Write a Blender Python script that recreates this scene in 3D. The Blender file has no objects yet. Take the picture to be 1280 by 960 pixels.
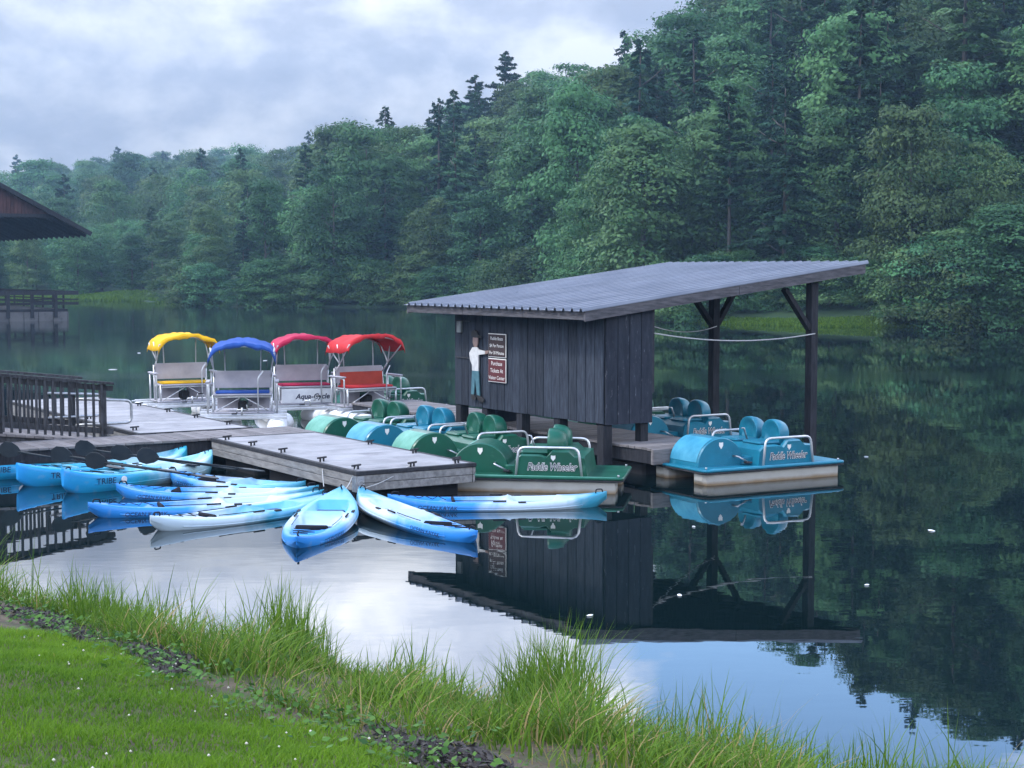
import bpy, math, random
import numpy as np
from mathutils import Vector, Matrix, Euler
R = math.radians
S = bpy.context.scene
COL = S.collection

# ------------------------------------------------------------------ camera
cam_d = bpy.data.cameras.new('Camera')
cam = bpy.data.objects.new('Camera', cam_d); COL.objects.link(cam)
cam.location = (0, 0, 3.1)
cam.rotation_euler = (R(90 - 4.0612), 0, 0)
cam_d.sensor_width = 36.0
cam_d.lens = 36.0 * 2000 / 1280
cam_d.clip_start = 0.1
cam_d.clip_end = 3000
S.camera = cam

# ------------------------------------------------------------------ world, sun, exposure
SUN_DIR = Vector((-0.70, -0.12, 0.85)).normalized()      # towards the sun
sun_el = math.asin(SUN_DIR.z)
sun_az = math.atan2(SUN_DIR.x, SUN_DIR.y)
W = bpy.data.worlds.new('World'); S.world = W; W.use_nodes = True
nt = W.node_tree; nt.nodes.clear()
def N(t, tree=None, **kw):
    n = (tree or nt).nodes.new(t)
    for k, v in kw.items(): setattr(n, k, v)
    return n
def L(a, b, tree=None): (tree or nt).links.new(a, b)
out = N('ShaderNodeOutputWorld'); bg = N('ShaderNodeBackground'); L(bg.outputs[0], out.inputs[0])
bg.inputs[1].default_value = 0.15
sky = N('ShaderNodeTexSky'); sky.sky_type = 'NISHITA'; sky.sun_disc = False
sky.sun_elevation = sun_el; sky.sun_rotation = sun_az
sky.air_density = 1.0; sky.dust_density = 0.1; sky.ozone_density = 5.0
tc = N('ShaderNodeTexCoord')
def vm(op, a=None, b=None):
    n = N('ShaderNodeVectorMath', operation=op)
    for i, v in enumerate((a, b)):
        if v is None: continue
        if isinstance(v, (tuple, list, Vector)): n.inputs[i].default_value = v
        else: L(v, n.inputs[i])
    return n
def fm(op, a, b=None, c=None, tree=None, clamp=False):
    n = N('ShaderNodeMath', tree, operation=op); n.use_clamp = clamp
    for i, v in enumerate((a, b, c)):
        if v is None: continue
        if isinstance(v, (int, float)): n.inputs[i].default_value = v
        else: L(v, n.inputs[i], tree)
    return n.outputs[0]
def ramp(fac, stops, tree=None, interp='LINEAR'):
    n = N('ShaderNodeValToRGB', tree); n.color_ramp.interpolation = interp
    e = n.color_ramp.elements
    while len(e) < len(stops): e.new(0.5)
    for i, (p, c) in enumerate(stops):
        e[i].position = p; e[i].color = (c[0], c[1], c[2], 1) if not isinstance(c, (int, float)) else (c, c, c, 1)
    L(fac, n.inputs[0], tree)
    return n.outputs[0]
def mixc(fac, a, b, tree=None, mode='MIX'):
    n = N('ShaderNodeMix', tree, data_type='RGBA', blend_type=mode)
    for i, v in ((0, fac), (6, a), (7, b)):
        if isinstance(v, (int, float)): n.inputs[i].default_value = v
        elif isinstance(v, (tuple, list)): n.inputs[i].default_value = (v[0], v[1], v[2], 1)
        else: L(v, n.inputs[i], tree)
    return n.outputs[2]
dirv = vm('NORMALIZE', tc.outputs['Generated']).outputs[0]
sep = N('ShaderNodeSeparateXYZ'); L(dirv, sep.inputs[0])
elev = fm('MAXIMUM', sep.outputs[2], 0.0)
# lumpy cloud deck: noise over the direction, flattened a little
comb = N('ShaderNodeCombineXYZ'); L(sep.outputs[0], comb.inputs[0]); L(sep.outputs[1], comb.inputs[1]); L(fm('MULTIPLY', sep.outputs[2], 1.7), comb.inputs[2])
n1 = N('ShaderNodeTexNoise'); L(comb.outputs[0], n1.inputs['Vector'])
n1.inputs['Scale'].default_value = 9.5; n1.inputs['Detail'].default_value = 6; n1.inputs['Roughness'].default_value = 0.55; n1.inputs['Distortion'].default_value = 0.1
n2 = N('ShaderNodeTexNoise'); L(comb.outputs[0], n2.inputs['Vector'])
n2.inputs['Scale'].default_value = 3.0; n2.inputs['Detail'].default_value = 4
# overcast: the cloud deck is brighter high up than near the horizon
hgt = ramp(elev, [(0.0, 0.46), (0.09, 0.52), (0.168, 0.76), (0.205, 2.5), (0.28, 3.5), (1.0, 2.4)])
tone = ramp(n1.outputs[0], [(0.34, (0.50, 0.56, 0.71)), (0.46, (0.64, 0.70, 0.85)), (0.53, (0.82, 0.87, 0.99)), (0.64, (1.10, 1.13, 1.20))])
cl = mixc(1.0, tone, hgt, mode='MULTIPLY')
cl = vm('SCALE', cl); cl.inputs['Scale'].default_value = 6.0
# gaps in the deck: blue shows where the large noise is low, and the gap that the lake mirrors
gap_dir = Vector((0.155, 0.94, 0.285)).normalized()
dt = vm('DOT_PRODUCT', dirv, gap_dir)
g1 = fm('SUBTRACT', 1.0, fm('MULTIPLY', fm('SUBTRACT', 1.0, dt.outputs['Value']), 60.0), clamp=True)
g1 = fm('MULTIPLY', g1, ramp(elev, [(0.175, 0.0), (0.215, 1.0)]))
g2 = fm('ADD', fm('MULTIPLY', g1, 0.62), fm('SUBTRACT', fm('ADD', 0.22, fm('MULTIPLY', elev, 0.80)), n2.outputs[0]))
g3 = fm('ADD', g2, fm('MULTIPLY', fm('SUBTRACT', 0.5, n1.outputs[0]), 0.9))
gapm = ramp(g3, [(0.16, 0.0), (0.34, 1.0)])
skyb = vm('SCALE', sky.outputs[0]); skyb.inputs['Scale'].default_value = 2.8
L(mixc(gapm, cl.outputs[0], skyb.outputs[0]), bg.inputs[0])

sun_d = bpy.data.lights.new('Sun', 'SUN'); sun_d.energy = 2.1; sun_d.angle = R(9); sun_d.color = (1.0, 0.95, 0.86)
sun = bpy.data.objects.new('Sun', sun_d); COL.objects.link(sun)
sun.rotation_euler = SUN_DIR.to_track_quat('Z', 'Y').to_euler()
sun.location = (-40, 0, 60)
vs = S.view_settings
vs.view_transform = 'Standard'; vs.look = 'None'; vs.exposure = 0.58; vs.gamma = 1.0; vs.use_curve_mapping = False
S.render.engine = 'CYCLES'
S.cycles.use_denoising = True
S.cycles.max_bounces = 6; S.cycles.diffuse_bounces = 2; S.cycles.glossy_bounces = 3
S.cycles.transmission_bounces = 2; S.cycles.transparent_max_bounces = 4; S.cycles.volume_bounces = 0
S.cycles.caustics_reflective = False; S.cycles.caustics_refractive = False

# ------------------------------------------------------------------ helpers
rng = np.random.default_rng(7)
random.seed(7)
def tag(o, label=None, cat=None, group=None, kind=None):
    if label: o['label'] = label
    if cat: o['category'] = cat
    if group: o['group'] = group
    if kind: o['kind'] = kind
    return o
def link(name, me, parent=None, loc=None, rot=None, mat=None):
    o = bpy.data.objects.new(name, me); COL.objects.link(o)
    if parent is not None: o.parent = parent
    if loc is not None: o.location = loc
    if rot is not None: o.rotation_euler = rot
    if mat is not None and me is not None and len(me.materials) == 0: me.materials.append(mat)
    return o
def empty(name, loc, rz=0.0, **kw):
    o = bpy.data.objects.new(name, None); COL.objects.link(o)
    o.location = loc; o.rotation_euler = (0, 0, rz); o.empty_display_size = 0.2
    return tag(o, **kw)
def np_mesh(name, V, F, mat=None, smooth=False, attr=None):
    V = np.asarray(V, np.float32); F = np.asarray(F, np.int32)
    me = bpy.data.meshes.new(name)
    k = F.shape[1]; n = F.shape[0]
    me.vertices.add(len(V)); me.vertices.foreach_set('co', V.ravel())
    me.loops.add(n * k); me.loops.foreach_set('vertex_index', F.ravel())
    me.polygons.add(n); me.polygons.foreach_set('loop_start', np.arange(0, n * k, k, dtype=np.int32))
    try: me.polygons.foreach_set('loop_total', np.full(n, k, np.int32))
    except Exception: pass
    if smooth: me.polygons.foreach_set('use_smooth', np.ones(n, bool))
    if attr is not None:
        a = me.attributes.new('tint', 'FLOAT', 'POINT'); a.data.foreach_set('value', np.asarray(attr, np.float32))
    me.update(calc_edges=True); me.validate()
    if mat: me.materials.append(mat)
    return me
class MB:
    def __init__(s): s.v = []; s.f = []; s.sm = []
    def add(s, vs, fs, smooth=False):
        b = len(s.v); s.v += [tuple(p) for p in vs]; s.f += [tuple(b + i for i in f) for f in fs]; s.sm += [smooth] * len(fs); return s
    def box(s, x0, x1, y0, y1, z0, z1, bev=0.0):
        if bev <= 0:
            vs = [(x, y, z) for z in (z0, z1) for y in (y0, y1) for x in (x0, x1)]
            return s.add(vs, [(0, 2, 3, 1), (4, 5, 7, 6), (0, 1, 5, 4), (2, 6, 7, 3), (0, 4, 6, 2), (1, 3, 7, 5)])
        b = min(bev, (x1 - x0) * .49, (y1 - y0) * .49, (z1 - z0) * .49)
        def ring(z, i): return [(x0 + i + b, y0 + i, z), (x1 - i - b, y0 + i, z), (x1 - i, y0 + i + b, z), (x1 - i, y1 - i - b, z), (x1 - i - b, y1 - i, z), (x0 + i + b, y1 - i, z), (x0 + i, y1 - i - b, z), (x0 + i, y0 + i + b, z)]
        e = b * .7
        return s.loft([ring(z0, e), ring(z0 + b, 0), ring(z1 - b, 0), ring(z1, e)], caps=True)
    def obox(s, p, q, w, h, up=(0, 0, 1)):
        p = Vector(p); q = Vector(q); d = (q - p).normalized(); up = Vector(up)
        sd = d.cross(up)
        if sd.length < 1e-4: sd = Vector((1, 0, 0))
        sd.normalize(); u2 = sd.cross(d)
        vs = [c + sd * (a * w / 2) + u2 * (b * h / 2) for c in (p, q) for a, b in ((-1, -1), (1, -1), (1, 1), (-1, 1))]
        return s.add(vs, [(0, 3, 2, 1), (4, 5, 6, 7), (0, 1, 5, 4), (1, 2, 6, 5), (2, 3, 7, 6), (3, 0, 4, 7)])
    def loft(s, rings, caps=True, smooth=False, closed=True):
        n = len(rings[0]); vs = [p for r in rings for p in r]; fs = []
        for i in range(len(rings) - 1):
            for j in range(n if closed else n - 1):
                k = (j + 1) % n
                fs.append((i * n + j, i * n + k, (i + 1) * n + k, (i + 1) * n + j))
        s.add(vs, fs, smooth)
        if caps:
            b = len(s.v) - len(vs)
            s.f.append(tuple(b + j for j in reversed(range(n)))); s.sm.append(False)
            s.f.append(tuple(b + (len(rings) - 1) * n + j for j in range(n))); s.sm.append(False)
        return s
    def tube(s, pts, r, n=8, caps=True):
        pts = [Vector(p) for p in pts]; rings = []
        rr = r if isinstance(r, (list, tuple)) else [r] * len(pts)
        prev = None
        for i, p in enumerate(pts):
            d = (pts[min(i + 1, len(pts) - 1)] - pts[max(i - 1, 0)]).normalized()
            if prev is None:
                a = d.cross(Vector((0, 0, 1)))
                if a.length < 1e-3: a = d.cross(Vector((0, 1, 0)))
            else: a = prev - d * prev.dot(d)
            a.normalize(); prev = a; b = d.cross(a)
            rings.append([p + (a * math.cos(t) + b * math.sin(t)) * rr[i] for t in [2 * math.pi * k / n for k in range(n)]])
        return s.loft(rings, caps, True)
    def mesh(s, name, mat=None):
        me = bpy.data.meshes.new(name); me.from_pydata(s.v, [], s.f); me.update()
        me.polygons.foreach_set('use_smooth', s.sm)
        if mat: me.materials.append(mat)
        return me
    def obj(s, name, mat, parent=None, loc=None, rot=None):
        return link(name, s.mesh(name, mat), parent, loc, rot)
def arc(p0, p1, p2, n=5):
    """rounded corner at p1"""
    p0, p1, p2 = Vector(p0), Vector(p1), Vector(p2)
    return [((1 - t) ** 2) * p0 + 2 * t * (1 - t) * p1 + t * t * p2 for t in [i / n for i in range(n + 1)]]
def rounded(pts, r, n=4):
    pts = [Vector(p) for p in pts]; o = [pts[0]]
    for i in range(1, len(pts) - 1):
        a = pts[i] + (pts[i - 1] - pts[i]).normalized() * r; b = pts[i] + (pts[i + 1] - pts[i]).normalized() * r
        o += arc(a, pts[i], b, n)
    return o + [pts[-1]]
def copy_tree(o, parent=None):
    c = o.copy(); COL.objects.link(c); c.parent = parent
    for ch in list(o.children): copy_tree(ch, c)
    return c
_tm = {}
def text_mesh(txt, size, shear=0.0, offset=0.0, align='CENTER', mat=None, spacing=1.0, extrude=0.0):
    key = (txt, size, shear, offset, mat.name if mat else '')
    if key in _tm: return _tm[key]
    cu = bpy.data.curves.new('lettering', 'FONT'); cu.body = txt; cu.size = size; cu.shear = shear; cu.offset = offset
    cu.align_x = align; cu.align_y = 'CENTER'; cu.space_character = spacing; cu.resolution_u = 3; cu.extrude = extrude
    o = bpy.data.objects.new('tmp', cu); COL.objects.link(o)
    bpy.context.view_layer.update()
    me = bpy.data.meshes.new_from_object(o.evaluated_get(bpy.context.evaluated_depsgraph_get()))
    bpy.data.objects.remove(o); bpy.data.curves.remove(cu)
    me.name = 'lettering'; me.materials.clear()
    if mat: me.materials.append(mat)
    _tm[key] = me
    return me

# ------------------------------------------------------------------ materials
def mat(name, c1, c2=None, rough=0.6, scale=6.0, detail=5, bump=0.0, bscale=40.0, metal=0.0, stretch=(1, 1, 1), spec=0.18, rand=0.0, coat=0.0, dirt=None, contrast=(0.35, 0.65)):
    m = bpy.data.materials.new(name); m.use_nodes = True; t = m.node_tree
    b = t.nodes['Principled BSDF']
    b.inputs['Roughness'].default_value = rough; b.inputs['Metallic'].default_value = metal
    b.inputs['Specular IOR Level'].default_value = spec; b.inputs['Coat Weight'].default_value = coat; b.inputs['Coat Roughness'].default_value = 0.15
    co = N('ShaderNodeTexCoord', t); mp = N('ShaderNodeMapping', t); mp.inputs['Scale'].default_value = stretch
    L(co.outputs['Object'], mp.inputs['Vector'], t)
    oi = N('ShaderNodeObjectInfo', t)
    off = N('ShaderNodeVectorMath', t, operation='ADD'); L(mp.outputs[0], off.inputs[0], t)
    rv = N('ShaderNodeVectorMath', t, operation='SCALE'); rv.inputs[0].default_value = (17.3, 9.1, 5.7); L(oi.outputs['Random'], rv.inputs['Scale'], t)
    L(rv.outputs[0], off.inputs[1], t)
    vec = off.outputs[0]
    col = None
    if c2 is not None:
        n = N('ShaderNodeTexNoise', t); L(vec, n.inputs['Vector'], t); n.inputs['Scale'].default_value = scale; n.inputs['Detail'].default_value = detail; n.inputs['Roughness'].default_value = 0.6
        col = mixc(ramp(n.outputs[0], [(contrast[0], 0.0), (contrast[1], 1.0)], t), c1, c2, t)
        rr = fm('ADD', fm('MULTIPLY', n.outputs[0], 0.25, tree=t), rough - 0.12, tree=t); L(rr, b.inputs['Roughness'], t)
    else:
        col = mixc(0.0, c1, c1, t)
    if dirt:
        n = N('ShaderNodeTexNoise', t); L(vec, n.inputs['Vector'], t); n.inputs['Scale'].default_value = dirt[1]; n.inputs['Detail'].default_value = 8; n.inputs['Roughness'].default_value = 0.7
        col = mixc(ramp(n.outputs[0], [(dirt[2], 0.0), (dirt[2] + 0.14, 1.0)], t), col, dirt[0], t)
    if rand:
        v = fm('ADD', fm('MULTIPLY', oi.outputs['Random'], 2 * rand, tree=t), 1 - rand, tree=t)
        sc = N('ShaderNodeVectorMath', t, operation='SCALE'); L(col, sc.inputs[0], t); L(v, sc.inputs['Scale'], t); col = sc.outputs[0]
    L(col, b.inputs['Base Color'], t)
    if bump:
        n = N('ShaderNodeTexNoise', t); L(vec, n.inputs['Vector'], t); n.inputs['Scale'].default_value = bscale; n.inputs['Detail'].default_value = 4
        bp = N('ShaderNodeBump', t); bp.inputs['Strength'].default_value = bump; bp.inputs['Distance'].default_value = 0.01
        L(n.outputs[0], bp.inputs['Height'], t); L(bp.outputs[0], b.inputs['Normal'], t)
    return m
M = {}
M['deck'] = mat('dock decking', (0.30, 0.295, 0.305), (0.21, 0.207, 0.215), 0.8, 1.6, 8, 0.25, 90, dirt=((0.14, 0.135, 0.145), 1.1, 0.55))
M['deckwood'] = mat('weathered plank', (0.19, 0.175, 0.175), (0.115, 0.105, 0.105), 0.85, 3, 6, 0.4, 30, stretch=(1, 6, 6), rand=0.22)
M['skirt'] = mat('dock skirt', (0.24, 0.235, 0.23), (0.13, 0.127, 0.125), 0.85, 5, 7, 0.4, 40, stretch=(3, 0.6, 3), dirt=((0.09, 0.09, 0.08), 3.0, 0.60))
M['rubber'] = mat('black rubber', (0.018, 0.019, 0.022), (0.04, 0.04, 0.045), 0.7, 12)
M['steel'] = mat('galvanised steel', (0.42, 0.44, 0.46), (0.28, 0.29, 0.31), 0.4, 14, metal=0.8)
M['alu'] = mat('aluminium tube', (0.60, 0.61, 0.63), (0.46, 0.47, 0.48), 0.38, 8, metal=0.55)
M['timber'] = mat('grey timber', (0.028, 0.029, 0.035), (0.013, 0.0135, 0.017), 0.85, 5, 7, 0.5, 30, stretch=(6, 6, 0.7), rand=0.15)
M['rail'] = mat('railing timber', (0.055, 0.056, 0.062), (0.024, 0.025, 0.028), 0.85, 6, 7, 0.5, 30, stretch=(4, 4, 1), rand=0.2)
M['board'] = mat('slate painted board', (0.036, 0.044, 0.060), (0.016, 0.020, 0.030), 0.8, 6, 7, 0.4, 25, stretch=(5, 5, 0.6), rand=0.25)
M['boardworn'] = mat('worn slate board', (0.028, 0.033, 0.046), (0.017, 0.020, 0.030), 0.85, 4, 7, 0.5, 25, stretch=(4, 4, 0.8), rand=0.1, dirt=((0.19, 0.20, 0.23), 5.5, 0.60))
M['fascia'] = mat('weathered fascia', (0.11, 0.105, 0.115), (0.05, 0.049, 0.056), 0.85, 4, 8, 0.5, 25, stretch=(1, 1, 7))
M['roofmetal'] = mat('grey roof metal', (0.175, 0.195, 0.24), (0.13, 0.148, 0.19), 0.5, 1.2, 7, metal=0.25, rand=0.05, dirt=((0.06, 0.07, 0.09), 5, 0.62))
M['dark'] = mat('dark void', (0.012, 0.012, 0.014), (0.02, 0.02, 0.022), 0.9, 5)
M['barrel'] = mat('dark plastic barrel', (0.010, 0.014, 0.028), (0.02, 0.024, 0.04), 0.5, 5)
M['rope'] = mat('pale rope', (0.45, 0.45, 0.44), (0.3, 0.3, 0.3), 0.9, 60)
M['white'] = mat('white paint', (0.74, 0.75, 0.76), (0.62, 0.63, 0.65), 0.5, 5)
M['cream'] = mat('white lettering', (0.70, 0.69, 0.66), None, 0.5)
M['navy'] = mat('navy lettering', (0.012, 0.016, 0.05), None, 0.5)
M['brownsign'] = mat('dark brown sign', (0.035, 0.022, 0.022), (0.05, 0.03, 0.03), 0.5, 5)
M['maroonsign'] = mat('maroon sign', (0.085, 0.018, 0.022), (0.10, 0.025, 0.028), 0.5, 5)
M['shirt'] = mat('white painted shirt', (0.55, 0.55, 0.55), (0.42, 0.42, 0.43), 0.7, 9)
M['jeans'] = mat('blue painted trousers', (0.075, 0.17, 0.20), (0.05, 0.12, 0.15), 0.7, 9)
M['skin'] = mat('painted skin', (0.25, 0.17, 0.15), (0.2, 0.14, 0.12), 0.7, 9)
M['hat'] = mat('painted dark hat', (0.02, 0.018, 0.018), (0.03, 0.028, 0.028), 0.7, 9)
M['gable'] = mat('reddish siding', (0.075, 0.034, 0.032), (0.04, 0.02, 0.02), 0.85, 3, 6, stretch=(3, 3, .5), rand=0.2)
M['shingle'] = mat('dark shingle', (0.075, 0.068, 0.062), (0.045, 0.042, 0.04), 0.9, 4, 7)
M['concrete'] = mat('stained concrete', (0.13, 0.13, 0.135), (0.08, 0.08, 0.085), 0.9, 0.8, 7, dirt=((0.03, 0.03, 0.033), 0.7, 0.56))
M['beige'] = mat('pontoon hull', (0.50, 0.49, 0.45), (0.42, 0.41, 0.37), 0.55, 3, 7, dirt=((0.26, 0.19, 0.12), 2.0, 0.66))
def two_tone(name, base, stain, zt, rough=0.5):
    """hull with a grime line just above the water (object space height)"""
    m = mat(name, base, tuple(c * .85 for c in base), rough, 3, 7)
    t = m.node_tree; b = t.nodes['Principled BSDF']; src = b.inputs['Base Color'].links[0].from_socket
    co = N('ShaderNodeTexCoord', t); sp = N('ShaderNodeSeparateXYZ', t); L(co.outputs['Object'], sp.inputs[0], t)
    n = N('ShaderNodeTexNoise', t); n.inputs['Scale'].default_value = 5; L(co.outputs['Object'], n.inputs['Vector'], t)
    h = fm('ADD', sp.outputs[2], fm('MULTIPLY', n.outputs[0], 0.05, tree=t), tree=t)
    f = ramp(h, [(zt, 1.0), (zt + 0.05, 0.0)], t)
    L(mixc(f, src, stain, t), b.inputs['Base Color'], t)
    return m
M['beige'] = two_tone('pontoon hull with grime line', (0.38, 0.375, 0.35), (0.21, 0.15, 0.09), 0.035)
def plastic(name, c, c2): return mat(name, c, c2, 0.42, 2.5, 5, 0.08, 60, coat=0.08, spec=0.35, dirt=(tuple(min(1, x * 1.25 + .05) for x in c), 3.5, 0.60))
M['green'] = plastic('green fibreglass', (0.004, 0.085, 0.050), (0.003, 0.066, 0.038))
M['blue'] = plastic('turquoise blue fibreglass', (0.006, 0.155, 0.235), (0.005, 0.12, 0.19))
M['mint'] = mat('lit-tone mint fibreglass', (0.12, 0.32, 0.25), (0.07, 0.23, 0.17), 0.5, 4)  # lighter tone of the green, paints skylight onto the wheel drum
M['sky'] = mat('lit-tone pale blue fibreglass', (0.06, 0.28, 0.40), (0.03, 0.20, 0.31), 0.5, 4)  # lighter tone of the blue, same painted skylight on blue drums
def fabric(name, c): return mat(name, c, tuple(x * .78 for x in c), 0.8, 4, 6, 0.3, 14)
M['yellow'] = fabric('yellow canvas', (0.74, 0.42, 0.015)); M['royal'] = fabric('royal blue canvas', (0.022, 0.075, 0.30))
M['maroon'] = fabric('crimson canvas', (0.42, 0.022, 0.07)); M['red'] = fabric('red canvas', (0.50, 0.03, 0.035))
M['orange'] = fabric('rust seat', (0.36, 0.055, 0.035))
M['bench'] = mat('grey white bench panel', (0.38, 0.37, 0.41), (0.30, 0.295, 0.33), 0.6, 3)
M['paddle'] = mat('black paddle', (0.012, 0.018, 0.024), (0.02, 0.027, 0.032), 0.45, 6)
M['pad'] = mat('grey blue seat pad', (.05, .09, .16), (.03, .055, .10), .7, 12)
M['cord'] = mat('black cord', (0.012, 0.012, 0.016), None, 0.8)
def kayak_mat(name, stops, length):
    m = bpy.data.materials.new(name); m.use_nodes = True; t = m.node_tree; b = t.nodes['Principled BSDF']
    b.inputs['Roughness'].default_value = 0.42; b.inputs['Specular IOR Level'].default_value = 0.35; b.inputs['Coat Weight'].default_value = 0.05
    co = N('ShaderNodeTexCoord', t); sp = N('ShaderNodeSeparateXYZ', t); L(co.outputs['Object'], sp.inputs[0], t)
    n = N('ShaderNodeTexNoise', t); n.inputs['Scale'].default_value = 2.2; n.inputs['Detail'].default_value = 5; n.inputs['Distortion'].default_value = 1.0; L(co.outputs['Object'], n.inputs['Vector'], t)
    u = fm('ADD', fm('DIVIDE', sp.outputs[0], length, tree=t), fm('MULTIPLY', fm('SUBTRACT', n.outputs[0], 0.5, tree=t), 0.34, tree=t), tree=t)
    u = fm('ADD', u, 0.5, tree=t)
    c = ramp(u, stops, t)
    n2 = N('ShaderNodeTexNoise', t); n2.inputs['Scale'].default_value = 9; n2.inputs['Detail'].default_value = 7; L(co.outputs['Object'], n2.inputs['Vector'], t)
    c = mixc(ramp(n2.outputs[0], [(0.56, 0.0), (0.8, 0.35)], t), c, (0.30, 0.33, 0.36), t)
    L(c, b.inputs['Base Color'], t)
    return m
kb = (0.014, 0.17, 0.52); kw = (0.38, 0.48, 0.56); kt = (0.03, 0.24, 0.36); kp = (0.12, 0.38, 0.60)
M['kay1'] = kayak_mat('blue to white kayak', [(0.0, kb), (0.36, (0.02, 0.20, 0.52)), (0.52, kw), (0.80, kw), (0.92, kt)], 3.1)
M['kay2'] = kayak_mat('white to blue kayak', [(0.0, kw), (0.40, kw), (0.55, kt), (0.68, kp), (0.95, kb)], 3.1)
M['kay3'] = kayak_mat('pale blue kayak', [(0.0, kb), (0.28, (0.03, 0.24, 0.58)), (0.48, kw), (0.62, kp), (0.95, kt)], 3.1)
tb = (0.012, 0.24, 0.58); tt = (0.015, 0.34, 0.50); tw = (0.36, 0.53, 0.58)
M['tribe'] = kayak_mat('aqua kayak', [(0.0, tb), (0.40, tt), (0.58, tw), (0.86, tw), (0.97, tt)], 2.95)
M['kgreen'] = kayak_mat('green kayak', [(0.0, (0.02, 0.16, 0.14)), (0.5, (0.02, 0.2, 0.2)), (1.0, (0.015, 0.1, 0.09))], 3.0)

def leafmat(name, c1, c2, rand=0.25, trans=0.3, attr=False, warm=None, scale=0.5):
    m = bpy.data.materials.new(name); m.use_nodes = True; t = m.node_tree; t.nodes.clear()
    o = N('ShaderNodeOutputMaterial', t); d = N('ShaderNodeBsdfPrincipled', t); tr = N('ShaderNodeBsdfTranslucent', t); mx = N('ShaderNodeMixShader', t)
    d.inputs['Roughness'].default_value = 0.55; d.inputs['Specular IOR Level'].default_value = 0.10
    co = N('ShaderNodeTexCoord', t); oi = N('ShaderNodeObjectInfo', t)
    if attr:
        a = N('ShaderNodeAttribute', t); a.attribute_name = 'tint'; fac = a.outputs['Fac']
        st = [(0.0, c1), (0.72, c2)] + ([(0.86, c2), (0.95, warm)] if warm else [])
        c = ramp(fac, st, t)
    else:
        n = N('ShaderNodeTexNoise', t); L(co.outputs['Object'], n.inputs['Vector'], t); n.inputs['Scale'].default_value = scale; n.inputs['Detail'].default_value = 6; n.inputs['Roughness'].default_value = 0.75
        c = mixc(ramp(n.outputs[0], [(0.35, 0.0), (0.68, 1.0)], t), c1, c2, t)
        hs = N('ShaderNodeHueSaturation', t)
        L(fm('ADD', fm('MULTIPLY', oi.outputs['Random'], 0.075, tree=t), 0.445, tree=t), hs.inputs['Hue'], t)
        L(fm('ADD', fm('MULTIPLY', fm('FRACT', fm('MULTIPLY', oi.outputs['Random'], 7.31, tree=t), tree=t), 2 * rand, tree=t), 1 - rand, tree=t), hs.inputs['Value'], t)
        L(c, hs.inputs['Color'], t); c = hs.outputs[0]
    L(c, d.inputs['Base Color'], t); L(c, tr.inputs['Color'], t)
    mx.inputs[0].default_value = trans; L(d.outputs[0], mx.inputs[1], t); L(tr.outputs[0], mx.inputs[2], t); L(mx.outputs[0], o.inputs[0], t)
    return m
M['leaf'] = leafmat('hardwood leaves', (0.021, 0.074, 0.032), (0.082, 0.190, 0.068), 0.40, 0.25)
M['leafpale'] = leafmat('pale hardwood leaves', (0.048, 0.140, 0.058), (0.095, 0.225, 0.080), 0.12)
M['needle'] = leafmat('conifer needles', (0.011, 0.042, 0.028), (0.034, 0.086, 0.046), 0.25, 0.12)
M['bark'] = mat('grey bark', (0.10, 0.09, 0.08), (0.055, 0.05, 0.045), 0.95, 3, 6, 0.6, 12, stretch=(3, 3, .6))
M['grass'] = leafmat('lawn grass', (0.050, 0.125, 0.008), (0.150, 0.275, 0.018), attr=True, trans=0.4, warm=(0.27, 0.28, 0.07))
M['reed'] = leafmat('shore grass', (0.034, 0.092, 0.010), (0.125, 0.215, 0.020), attr=True, trans=0.35, warm=(0.30, 0.23, 0.10))
M['weed'] = leafmat('broad weeds', (0.025, 0.075, 0.018), (0.085, 0.18, 0.035), attr=True, trans=0.3)

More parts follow.
